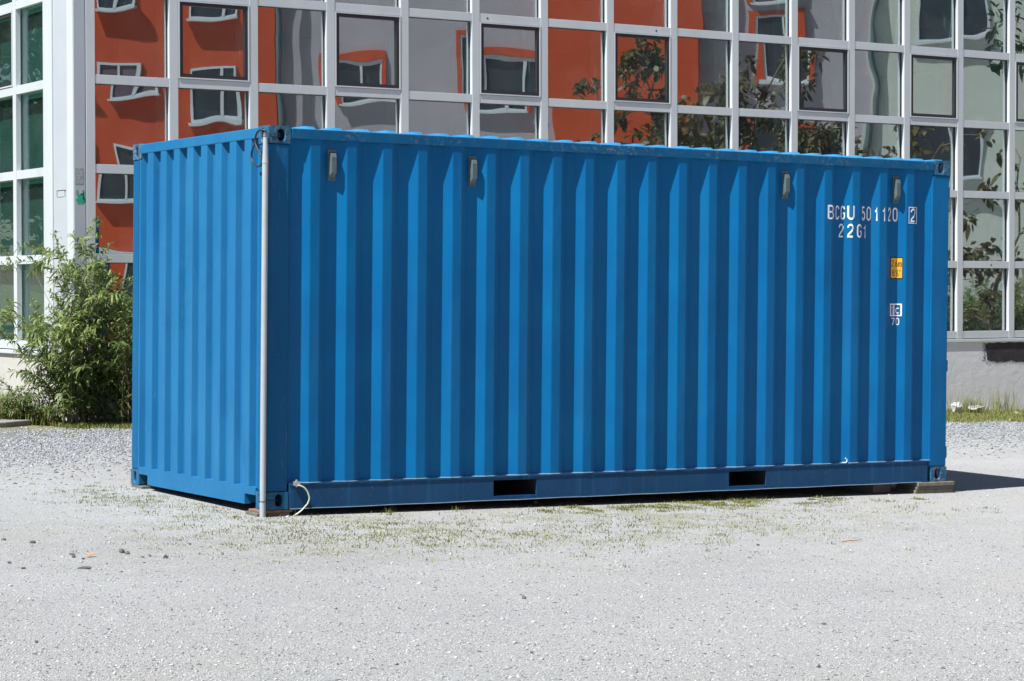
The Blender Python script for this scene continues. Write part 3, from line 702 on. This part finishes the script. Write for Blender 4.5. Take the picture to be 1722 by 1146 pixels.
# concrete slab at the left
mb = MB(); a = [(-3.4, .0), (-3.1, -1.2), (-1.25, -.72), (-.86, -.40), (-1.15, -.16), (-2.6, .3)]
zs = [(x, y, gz(x, y)+.06) for x, y in a]+[(x, y, gz(x, y)-.05) for x, y in a]; n = len(a)
mb.add(zs, [tuple(range(n)), tuple(reversed(range(n, 2*n)))]+[(i, i+n, (i+1) % n+n, (i+1) % n) for i in range(n)])
tag(mb.build('slab', M['concrete'], bevel=.012), 'flat grey stone slab lying at the far left edge of the gravel', 'slab')
# crumpled white thing by the right wall
def crumple(name, loc, s, lab, seed):
    bm = bmesh.new(); bmesh.ops.create_icosphere(bm, subdivisions=3, radius=1); r_ = random.Random(seed)
    ax = [Vector((r_.gauss(0, 1), r_.gauss(0, 1), r_.gauss(0, 1))).normalized() for _ in range(26)]
    for v in bm.verts:
        for a in ax:
            d = v.co.dot(a)
            if d > .72: v.co -= a*(d-.72)*1.6
        v.co = Vector((v.co.x*s[0], v.co.y*s[1], v.co.z*s[2]))
    me = bpy.data.meshes.new(name); bm.to_mesh(me); bm.free(); me.materials.append(M['paper'])
    o = bpy.data.objects.new(name, me); C.objects.link(o); o.location = loc; tag(o, lab, 'litter', 'white litter in the grass by the right wall')
crumple('plastic_bag', (12.24, -.75, -.675), (.12, .09, .115), 'large crumpled white plastic bag in the grass by the grey plinth', 3)
crumple('paper_scrap', (12.56, -.8, -.69), (.20, .06, .055), 'ragged white scrap just right of the crumpled bag', 5)
crumple('paper_scrap', (13.12, -1.0, -.765), (.045, .02, .03), 'small white scrap lying apart at the right in the grass', 8)

# ------------------------------------------------------------------ glazed building
RP = .9944545; RZ = .302390
def rz_(j): return RZ+RP*j
bd = empty('glazed_building'); tag(bd, 'building with a white gridded glass facade standing behind the blue container', 'building')
NC, NR = 17, 5
TOP = 9
for k in range(0, NC+8):
    if k > NC: break
    mb = MB(); zt = rz_(TOP)+.06
    mb.box(k-.052, k+.052, 0, .062, RZ-.055, zt); mb.box(k-.056, k-.0525, .004, .050, RZ-.05, zt-.01)
    
    mb.build('mullion', M['alu'], bd, bevel=.003)
    mb = MB(); mb.box(k-.0590, k-.0562, .052, .066, RZ-.04, zt-.02); mb.box(k+.0525, k+.0580, .052, .066, RZ-.04, zt-.02); mb.build('gasket', M['gasket'], bd)
    MB().box(k-.045, k+.045, .095, .40, RZ-.05, zt).build('inner_mullion', M['alu'], bd)
for j in range(0, TOP+1):
    z = rz_(j)
    for nm, (y0, y1, h) in {'transom': (.004, .0615, .050)}.items():
        mb = MB()
        for k in range(NC): mb.box(k+.0525, k+1-.0525, y0, y1, z-h, z+h)
        for k in range(NC): mb.box(k+.0525, k+1-.0525, .095, .20, z-.025, z+.025)
        mb.build('transom', M['alu'], bd, bevel=.002)
        mb = MB()
        for k in range(NC): mb.box(k+.060, k+1-.060, .050, .066, z+.0502, z+.0555); mb.box(k+.060, k+1-.060, .050, .066, z-.0570, z-.0502)
        mb.build('gasket', M['gasket'], bd)
def pane(parent, name, x0, x1, z0, z1, y, m_, wing=False, seed=0):
    r_ = random.Random(seed); a, b = r_.gauss(0, .0028), r_.gauss(0, .0028)
    cx, cz = (x0+x1)/2, (z0+z1)/2; mb = MB()
    if not wing:
        mb.box(x0-cx, x1-cx, -.003, .003, z0-cz, z1-cz); o = mb.build(name, m_, parent); o.location = (cx, y, cz); o.rotation_euler = (a, 0, b)
    else:
        mb.box(-.003, .003, x0-cx, x1-cx, z0-cz, z1-cz); o = mb.build(name, m_, parent); o.location = (y, cx, cz); o.rotation_euler = (0, a, b)
    return o
OPEN = (1, 3, 5, 7, 10, 12, 14)
for k in range(NC):
    for j in range(NR):
        x0, x1, z0, z1 = k+.045, k+1-.045, rz_(j)+.042, rz_(j+1)-.042
        if j == 3 and k in OPEN:
            mb = MB(); a0, a1, b0, b1 = x0+.012, x1-.012, z0+.012, z1-.012
            def ring(mb, a0, a1, b0, b1, w_, y0, y1):
                mb.box(a0, a1, y0, y1, b1-w_, b1); mb.box(a0, a1, y0, y1, b0, b0+w_); mb.box(a0, a0+w_, y0, y1, b0+w_, b1-w_); mb.box(a1-w_, a1, y0, y1, b0+w_, b1-w_)
            ring(mb, a0, a1, b0, b1, .016, -.004, .060); f = mb.build('window', M['alu'], bd)
            mb = MB(); ring(mb, a0+.017, a1-.017, b0+.017, b1-.017, .040, .004, .056); mb.build('frame', M['gasket'], f)
            pane(f, 'pane', a0+.05, a1-.05, b0+.05, b1-.05, .030, M['glass'], seed=k*31+j)
        else: pane(bd, 'glass_pane', x0, x1, z0, z1, .070, M['glass'], seed=k*31+j)
mb = MB(); MB
for k in range(NC):
    for j in range(NR, TOP): mb.box(k+.045, k+.955, .075, .081, rz_(j)+.042, rz_(j+1)-.042)
tag(mb.build('upper_glazing', M['glass'], bd), kind='stuff')
# drain holes
for (x, j) in ((5.17, 4), (7.72, 4), (13.6, 1), (5.3, 6)):
    mb = MB(); mb.tube([(x, .0055, rz_(j)-.005), (x, .0025, rz_(j)-.005)], .013, 12); mb.build('drain_hole', M['gap'], bd)
# sills and plinths
MB().box(-.03, 17.1, .000, .07, RZ-.058-.052, RZ-.058).build('bottom_frame', M['alu'], bd) if False else None
MB().box(-.22, 17.1, -.012, .30, .196, .240).build('sill', M['alu'], bd, bevel=.004)
MB().box(-.19, 17.1, .006, .30, -1.8, .194).build('plinth', M['plinth'], bd)
# corner post: face towards the yard, dark joint, bright trim and panel on the side
MB().box(-.062, -.053, .012, .06, .24, rz_(TOP)).build('joint', M['gap'], bd)
MB().box(-.198, -.062, .002, .14, .24, rz_(TOP)+.06).build('corner_post', M['alugrey'], bd, bevel=.004)
MB().box(-.206, -.150, .008, .190, .242, rz_(TOP)+.055).build('corner_trim', M['alu'], bd, bevel=.003)
MB().box(-.186, -.10, .192, .656, .24, rz_(TOP)+.05).build('side_panel', M['alugrey'], bd)
# wing (plane x=-.2)
MB().box(-.202, -.12, .658, .832, .24, rz_(TOP)+.06).build('mullion', M['alu'], bd, bevel=.003)
WY = [.8895+.9945*i for i in range(0, 14)]
for i, y in enumerate(WY):
    mb = MB(); mb.box(-.20, -.138, y-.053, y+.053, RZ-.055, rz_(TOP)+.06); mb.build('mullion', M['alu'], bd, bevel=.003)
    MB().box(-.105, -.052, y-.028, y+.028, RZ-.05, rz_(TOP)).build('inner_mullion', M['alu'], bd)
for j in range(0, TOP+1):
    mb = MB()
    for i in range(13): mb.box(-.196, -.14, WY[i]+.0535, WY[i+1]-.0535, rz_(j)-.050, rz_(j)+.050)
    mb.build('transom', M['alu'], bd, bevel=.002)
for i in range(2):
    for j in range(NR):
        y0, y1, z0, z1 = WY[i]+.045, WY[i+1]-.045, rz_(j)+.042, rz_(j+1)-.042
        if j == 3 and i == 1:
            mb = MB(); a0, a1, b0, b1 = y0+.012, y1-.012, z0+.012, z1-.012
            def ringw(mb, a0, a1, b0, b1, w_, x0, x1):
                mb.box(x0, x1, a0, a1, b1-w_, b1); mb.box(x0, x1, a0, a1, b0, b0+w_); mb.box(x0, x1, a0, a0+w_, b0+w_, b1-w_); mb.box(x0, x1, a1-w_, a1, b0+w_, b1-w_)
            ringw(mb, a0, a1, b0, b1, .016, -.204, -.14); f = mb.build('window', M['alu'], bd)
            mb = MB(); ringw(mb, a0+.017, a1-.017, b0+.017, b1-.017, .040, -.196, -.144); mb.build('frame', M['gasket'], f)
            pane(f, 'pane', a0+.05, a1-.05, b0+.05, b1-.05, -.17, M['glass2'], True, seed=500+i*9+j)
        else: pane(bd, 'glass_pane', y0, y1, z0, z1, -.122, M['glass2'], True, seed=500+i*9+j)
mb = MB()
for i in range(2, 13):
    for j in range(NR): mb.box(-.125, -.119, WY[i]+.045, WY[i+1]-.045, rz_(j)+.042, rz_(j+1)-.042)
for i in range(13):
    for j in range(NR, TOP): mb.box(-.125, -.119, WY[i]+.045, WY[i+1]-.045, rz_(j)+.042, rz_(j+1)-.042)
tag(mb.build('side_glazing', M['glass2'], bd), kind='stuff')
MB().box(-.222, -.08, .301, 14, .196, .240).build('sill', M['alu'], bd, bevel=.004)
MB().box(-.188, -.05, .301, 14, -1.8, .194).build('plinth', M['plinthw'], bd)
# interior: floor slabs, back walls, dark green boards behind the side glazing
MB().box(.02, 17, .32, 13.6, .05, .19).build('floor', M['room'], bd)
MB().box(.35, 17, .35, 13.6, rz_(4)+.35, rz_(4)+.60).build('floor', M['room'], bd)
MB().box(.3, 17, 6, 6.2, .2, rz_(TOP)).build('back_wall', M['room'], bd)
MB().box(-.045, -.02, .84, 13.6, .25, rz_(TOP)).build('green_board', M['greenboard'], bd)
MB().box(-.24, 17.15, -.03, 14.2, rz_(TOP)+.062, rz_(TOP)+.45).build('roof', M['alugrey'], bd)
MB().box(17.06, 17.2, .0, 14, .24, rz_(TOP)+.06).build('end_wall', M['plinth'], bd)
MB().box(-.05, 17.2, 14.0, 14.2, -1.8, rz_(TOP)+.06).build('rear_wall', M['plinth'], bd)
# sprayed dark patch on the plinth, outline irregular
r_ = random.Random(4); top = []; bot = []
for i in range(60):
    x = 13.50+i*.055
    top.append((x+(r_.uniform(-.01, .01)), .186+r_.uniform(-.008, .006)-.025*(i == 0)))
    bot.append((x+.03*(i < 2)+r_.uniform(-.01, .01), -.09+.008*math.sin(i*.9)+r_.uniform(-.009, .009)+.03*(i == 0)))
mb = MB(); mb.add([(x, .0035, z) for x, z in top]+[(x, .0035, z) for x, z in bot], [(i, i+60, i+61, i+1) for i in range(59)])
mb.build('spray_patch', M['spray'], bd)
r_ = random.Random(11); mb = MB()
for i in range(1500):      # overspray specks
    x = 13.50+r_.random()*3.2; side = r_.random() < .5; z = -.085-abs(r_.gauss(0, .028)); s = r_.uniform(.0015, .005)
    if side and i % 3 == 0: x = 13.50-abs(r_.gauss(0, .03)); z = r_.uniform(-.08, .18)
    if z > .19: continue
    mb.add([(x-s, .0035, z-s), (x+s, .0035, z-s*.7), (x+s*.8, .0035, z+s), (x-s*.6, .0035, z+s*.8)], [(0, 1, 2, 3)])
mb.build('spray_specks', M['spray'], bd)
# small marks on the corner: grey scuffed square, scribbled bracket, green stencil
M['mark'] = noisy('faded_sticker', (.22, .23, .24), (.42, .44, .47), 30, .8)
M['green'] = mat('green_stencil', (.01, .36, .20), .6)
mb = MB(); mb.box(-.190, -.092, -.0005, .001, 2.118, 2.290); mb.build('sticker', M['mark'], bd)
mb = MB(); cx, cz, s = -.124, 1.965, .0072
outl = [(-10, -2), (-6, -3), (-6, 0), (-8, 4), (-9, 9), (-7, 12), (-5, 12), (-5, 7), (-3, 4), (3, 4), (5, 7), (5, 12), (7, 12), (9, 9), (8, 4), (6, 0), (6, -3), (10, -2), (10, -5), (7, -6), (7, -9), (3, -10), (0, -8), (-3, -10), (-7, -9), (-7, -6), (-10, -5)]
bm = bmesh.new(); bm.faces.new([bm.verts.new((cx+a*s*.75, .0005, cz+b*s)) for a, b in outl]); bmesh.ops.triangulate(bm, faces=bm.faces)
me = bpy.data.meshes.new('stencil'); bm.to_mesh(me); bm.free(); me.materials.append(M['green']); o = bpy.data.objects.new('stencil', me); C.objects.link(o); o.parent = bd; o['label'] = 'small green horned stencil mark'
mb = MB()
for (a, b, c_, d) in ((.30, .56, 2.055, 2.062), (.30, .312, 1.985, 2.055), (.545, .557, 1.99, 2.055), (.33, .54, 1.983, 1.987), (.28, .32, 2.045, 2.056)): mb.box(-.1875, -.1865, a, b, c_, d)
mb.build('scribble', M['black'], bd)

# ------------------------------------------------------------------ vegetation
def leaves(bases, dirs, Ls, Ws, curl, material, parent, name='foliage', tone=None):
    n = len(bases); d = dirs/np.linalg.norm(dirs, axis=1)[:, None]
    upv = np.tile([0, 0, 1.], (n, 1))+rng.normal(0, .45, (n, 3)); s = np.cross(d, upv); s /= np.linalg.norm(s, axis=1)[:, None]+1e-9
    P0 = bases; c = curl[:, None]*Ls[:, None]*np.array([[0, 0, -1.]])
    P1 = P0+d*Ls[:, None]*.38-c*-.0+c*.08; P2 = P0+d*Ls[:, None]*.72+c*.40; P3 = P0+d*Ls[:, None]*.95+c*.95
    w = s*Ws[:, None]*.5
    v = np.stack([P0, P1-w, P1+w, P2-w*.75, P2+w*.75, P3], 1).reshape(-1, 3); o = np.arange(n)*6
    loops = np.stack([o, o+1, o+2, o+1, o+3, o+4, o+2, o+3, o+5, o+4], 1).ravel()
    t = rng.uniform(0, 1, n) if tone is None else tone
    return np_mesh(name, v, loops, np.tile([3, 4, 3], n), material, np.repeat(t, 6), parent)
def bush(loc, label, cat, nst, hmin, hmax, bias, leafL, material, tw=(8, 15), spread=.35, group=None, name='bush', out=.55):
    t = empty(name, loc); tag(t, label, cat, group); mb = MB(); LB, LDs, LL, TN = [], [], [], []
    for s_ in range(nst):
        b = Vector((random.gauss(0, spread*.5), random.gauss(0, spread*.35), -.03)); az = random.uniform(0, 6.283)
        dr = Vector((math.cos(az)+bias[0], math.sin(az)+bias[1], 0)); H_s = random.uniform(hmin, hmax); o_ = random.uniform(.15, 1)*out*H_s/2
        pts_ = []; 
        for i in range(9):
            u = i/8; pts_.append(b+dr*o_*(u**1.6)+Vector((random.gauss(0, .012), random.gauss(0, .012), H_s*(u-.28*u*u*random.uniform(.7, 1.3)))))
        mb.tube(pts_, [max(.002, .0075*(1-i/9)) for i in range(9)], 5, False)
        nt_ = random.randint(*tw)
        for k in range(nt_):
            u = random.uniform(.05, 1); i0 = min(7, int(u*8)); p = pts_[i0].lerp(pts_[i0+1], u*8-i0)
            a2 = random.uniform(0, 6.283); td = Vector((math.cos(a2)+dr.x*.5, math.sin(a2)+dr.y*.5, random.uniform(.3, 1.4))).normalized(); tl = random.uniform(.12, .42)
            if k == 0: p = pts_[7].lerp(pts_[8], .3); td = (pts_[8]-pts_[7]).normalized(); tl = .35
            q = [p+td*tl*v_+Vector((0, 0, -.10*tl*(v_*v_)*2)) for v_ in (0, .35, .7, 1)]
            mb.tube(q, [.003, .0025, .002, .0012], 4, False)
            nl = int(tl/.034)+3; ton = random.random()*.6
            for m_ in range(nl):
                v_ = (m_+.6)/nl; j0 = min(2, int(v_*3)); lp_ = q[j0].lerp(q[j0+1], v_*3-j0)
                for sgn in (-1, 1):
                    sd = td.cross(Vector((0, 0, 1))); sd = sd.normalized() if sd.length > .1 else Vector((1, 0, 0))
                    if m_ % 2: sd = (sd+td.cross(sd)).normalized()
                    ld = (td*.55+sd*sgn*.8+Vector((random.gauss(0, .2), random.gauss(0, .2), random.gauss(.15, .2))))
                    LB.append(tuple(lp_)); LDs.append(tuple(ld)); LL.append(leafL*random.uniform(.55, 1.25)*(1-.35*v_)); TN.append(min(1, ton+random.random()*.45))
    mb.build('stem', M['bark'], t, True)
    LL = np.array(LL); leaves(np.array(LB), np.array(LDs), LL, LL*rng.uniform(.15, .22, len(LL)), rng.uniform(.2, .95, len(LL)), material, t, tone=np.array(TN))
    return t
bush((-.12, -.45, gz(-.12, -.45)), 'tall wild green bush with narrow drooping leaves at the corner of the glass building', 'bush', 42, .8, 3.0, (-.18, -.12), .160, M['leaf'], tw=(7, 12), spread=.62, out=.8)
bush((.75, -.6, gz(.75, -.6)), 'bush half hidden behind the left end of the container, right of the tall corner bush', 'bush', 22, .9, 2.3, (0, 0), .165, M['leaf'], tw=(7, 11), spread=.6)
bush((-.95, -.1, gz(-.9, -.1)), 'low leafy plant by the pale side plinth at the foot of the corner bush', 'plant', 8, .3, .62, (-.3, -.2), .11, M['leaf'], spread=.30)
# tuft of tall grass left of the bush, and seeding stalks along the right wall
def tuft(loc, n, L0, L1, r, label, cat='grass tuft', group=None, m_='grass', name='grass_tuft', wd=(.004, .009), lean=.55):
    xy = np.clip(np.c_[rng.normal(0, r, n), rng.normal(0, r, n)], -2*r, 2*r)
    o = blades(name, xy, rng.uniform(L0, L1, n), rng.uniform(*wd, n), M[m_], lean, zoff=np.full(n, -.01)); o.location = (*loc, gz(*loc)); tag(o, label, cat, group); return o
tuft((-.95, -.05), 700, .08, .40, .16, 'bright green grass tuft at the foot of the plinth, left below the corner bush')
tuft((-.66, -.35), 260, .10, .34, .10, 'smaller grass tuft between the bright tuft and the stems of the bush')
tuft((12.55, -.72), 260, .08, .34, .10, 'leafy green tuft right beside the white litter at the grey plinth')
tuft((11.9, -.6), 160, .10, .42, .12, 'dry grass tuft left of the white litter, against the container edge')
tuft((13.35, -.5), 110, .15, .45, .12, 'sparse tall stalks against the plinth below the sprayed patch')
tuft((14.2, -.6), 120, .10, .40, .2, 'sparse grass stalks at the right picture edge')
# weeds under the long side of the container
def weed(loc, s, label, seed):
    r_ = random.Random(seed); n = 26; a = rng.uniform(0, 6.28, n)
    b = np.zeros((n, 3)); d = np.c_[np.cos(a), np.sin(a), rng.uniform(.3, 1.6, n)]; Ls = rng.uniform(.5, 1.1, n)*s
    t = empty('weed', (*loc, gz(*loc))); tag(t, label, 'weed', 'weeds growing along the container'); leaves(b, d, Ls, Ls*.36, rng.uniform(.2, .6, n), M['leaf'], t)
weed((1.08, -9.98), .105, 'broad leaved green weed under the bottom rail, beside the right forklift opening', 1)
weed((-.55, -10.0), .06, 'small green weed in the shade just right of the left forklift opening', 2)
tuft((-1.92, -10.25), 14, .05, .085, .012, 'tiny fan of dry seed stalks by the rail, right of the arching cable', 'weed', 'weeds growing along the container', 'weed', 'weed', (.003, .005), 1.0)
tuft((-1.35, -10.2), 16, .03, .07, .02, 'little dry weed between the seed stalk fan and the left forklift opening', 'weed', 'weeds growing along the container', 'weed', 'weed', (.003, .005), .6)

# ------------------------------------------------------------------ what the panes reflect: the opposite building and trees, behind the camera
ap = empty('apartment_building', (14.5, -38.8, 0), math.atan2(.65, .76)); tag(ap, 'red and grey rendered apartment building across the yard, seen mirrored in the glass facade', 'building')
GZ0 = -2.5; ZT = 15
segs = [(-14, 6.6, 0, 'redwall', 'bay'), (6.6, 14.2, -.25, 'greywall', 'bay'), (14.2, 18.6, .3, 'redwall', 'bay'), (18.6, 23.2, -.25, 'greywall', 'bay'), (23.2, 44, .0, 'creamwall', 'bay')]
def far_window(x, z, y, w_, h, surround=None):
    mb = MB(); f_ = .07
    mb.box(x-w_/2, x+w_/2, y+.01, y+.07, z+h-f_, z+h); mb.box(x-w_/2, x+w_/2, y+.01, y+.07, z, z+f_)
    mb.box(x-w_/2, x-w_/2+f_, y+.01, y+.07, z+f_, z+h-f_); mb.box(x+w_/2-f_, x+w_/2, y+.01, y+.07, z+f_, z+h-f_); mb.box(x+w_*.12-.04, x+w_*.12+.04, y+.01, y+.08, z+f_, z+h-f_)
    f = mb.build('window', M['alu'], ap)
    MB().box(x-w_/2+f_, x+w_/2-f_, y+.015, y+.03, z+f_, z+h-f_).build('pane', M['farglass'] if random.random() < .6 else M['purple'], f)
    MB().box(x-w_/2-.06, x+w_/2+.06, y+.008, y+.22, z-.07, z-.003).build('sill', M['alu'], f)
    if surround:
        mb = MB(); s = .16
        mb.box(x-w_/2-s, x+w_/2+s, y+.004, y+.10, z+h+.003, z+h+s); mb.box(x-w_/2-s, x-w_/2-.003, y+.004, y+.10, z-.06, z+h); mb.box(x+w_/2+.003, x+w_/2+s, y+.004, y+.10, z-.06, z+h)
        mb.build('surround', M['redwall'], f)
for (a, b, y, mt, _) in segs:
    MB().box(a, b, -8, y, GZ0, ZT).build('wall', M[mt], ap)
for fl in range(5):
    z = .35+2.88*fl
    for x in (-11, -8.2, -5.4, -2.6, 0.3, 2.1, 4.6): far_window(x, z, 0, 1.15, 1.5)
    if fl == 2: far_window(8.9, 6.35, -.25, 1.7, 1.5, True); far_window(12.7, 6.2, -.25, 1.7, 1.6, True)
    if fl == 3: far_window(10.9, 9.9, -.25, 1.7, 1.5, True)
    for x in (12.3,):
        if fl in (0,): far_window(x, z+.4, -.25, 1.3, 1.5, True)
    far_window(20.6, z+.9 if fl < 3 else z, -.25, 1.5, 1.5, True)
    for x in (28.6, 33, 37, 41): far_window(x, z+.3, 0, 1.5, 1.5)
far_window(25.2, 7.9, 0, 2.1, 1.8); far_window(25.3, 3.7, 0, 2.1, 2.0)
for x in (6.75, 23.35): 
    mb = MB(); mb.tube([(x, .12, GZ0), (x, .12, ZT)], .09, 10); mb.build('downpipe', M['vent'], ap, True)
MB().box(-14.3, 44.3, -8.3, .6, ZT+.005, ZT+.4).build('roof', M['vent'], ap)

def tree(loc, h, r, label, nl, material, leafL, group, trunk_r=.10, low=.25, name='tree'):
    t = empty(name, (*loc, gz(*loc))); tag(t, label, 'tree', group); mb = MB()
    tp = [Vector((random.gauss(0, .05)*i, random.gauss(0, .05)*i, h*.85*i/6)) for i in range(7)]
    mb.tube(tp, [trunk_r*(1-i/7.5) for i in range(7)], 8, False); tips = []
    for k in range(26):
        u = random.uniform(low, 1); p = tp[min(5, int(u*6))].lerp(tp[min(6, int(u*6)+1)], u*6-min(5, int(u*6)))
        a = random.uniform(0, 6.283); L2 = r*(1.1-.6*abs(u-.5))*random.uniform(.6, 1.1)
        e_ = p+Vector((math.cos(a)*L2, math.sin(a)*L2, random.uniform(.0, .5)*L2+.05)); m1 = p.lerp(e_, .5)+Vector((0, 0, .08*L2))
        mb.tube([p, m1, e_], [trunk_r*.3, trunk_r*.2, .006], 5, False)
        for v_ in (.4, .55, .7, .85, 1): tips.append(p.lerp(e_, v_))
    mb.build('trunk', M['bark'], t, True); tips = np.array([tuple(x) for x in tips])
    ci = rng.integers(0, len(tips), nl//14); cl = tips[ci]+rng.normal(0, r*.13, (len(ci), 3)); i = rng.integers(0, len(cl), nl)
    b = cl[i]+rng.normal(0, r*.075, (nl, 3)); d = rng.normal(0, 1, (nl, 3)); d[:, 2] -= .2
    LL = rng.uniform(.6, 1.2, nl)*leafL; tn = np.clip(rng.uniform(0, .6, len(cl))[i]+rng.uniform(0, .4, nl), 0, 1)
    leaves(b, d, LL, LL*.42, rng.uniform(0, .5, nl), material, t, 'crown', tn)
GT = 'young trees across the yard'
def mir(px, dist):   # ground spot whose mirror image stands behind pane column px at that range
    a = yaw+math.atan((px-861)/3836.9); return (CAM.x+dist*math.sin(a), -(CAM.y+dist*math.cos(a)))
tr = [(985, 41, 5.9, .5, 420), (1085, 43, 6.4, .8, 1900), (1190, 42, 5.4, 1.1, 3200), (1285, 41, 6.1, .95, 3200), (1375, 43, 5.4, .85, 2600), (1480, 42, 4.5, .9, 900), (1585, 40, 4.5, .9, 500), (1690, 39, 4.2, .6, 420)]
tl_ = ['slim leaning sapling, leftmost mirrored in the glass', 'sapling second from the left in the glass reflection', 'wide low young tree mirrored in the red bay', 'tallest young tree mirrored at the middle panes', 'young tree mirrored before the red framed window',
       'short young tree mirrored left of the downpipe', 'small sapling mirrored above the right end of the container', 'young tree mirrored at the right edge panes']
for (px, d_, h, r_, nl), lb in zip(tr, tl_):
    x, y = mir(px, d_); tree((x, y), (h-.1)/.85, r_, lb, nl, M['treeleaf'], .20, GT, .05)
for (px, d_, h), lb in zip(((1745, 52, 12),), ('tall dark tree mirrored in the topmost panes at the right picture edge',)):
    x, y = mir(px, d_); tree((x, y), h, 1.4, lb, 1800, M['darkleaf'], .26, None, .10, .66)
for i, px in enumerate((1560, 1640, 1715, 1790)):
    x, y = mir(px, 46+i); bush((x, y, gz(x, y)), ['rounded shrub mirrored low beside the container end', 'second rounded shrub mirrored in the lowest right panes', 'third rounded shrub mirrored at the right picture edge', 'outermost rounded shrub beyond the right picture edge'][i], 'shrub', 44, 1.9, 3.1, (0, 0), .17, M['leaf'], spread=1.3, name='shrub', group='shrubs across the yard')
for i, (x, y, h) in enumerate(((-7, 17, 9), (-10, 23, 11), (-15, 28, 11), (-6, 26, 10))):
    tree((x, y), h, 2.6, ['dark tree nearest the side wing of the glass building', 'tallest dark tree beyond the side wing', 'furthest left dark tree beyond the side wing', 'dark tree behind the nearest one beside the wing'][i], 14000, M['darkleaf'], .28, 'dark trees beside the wing', .2, .1)
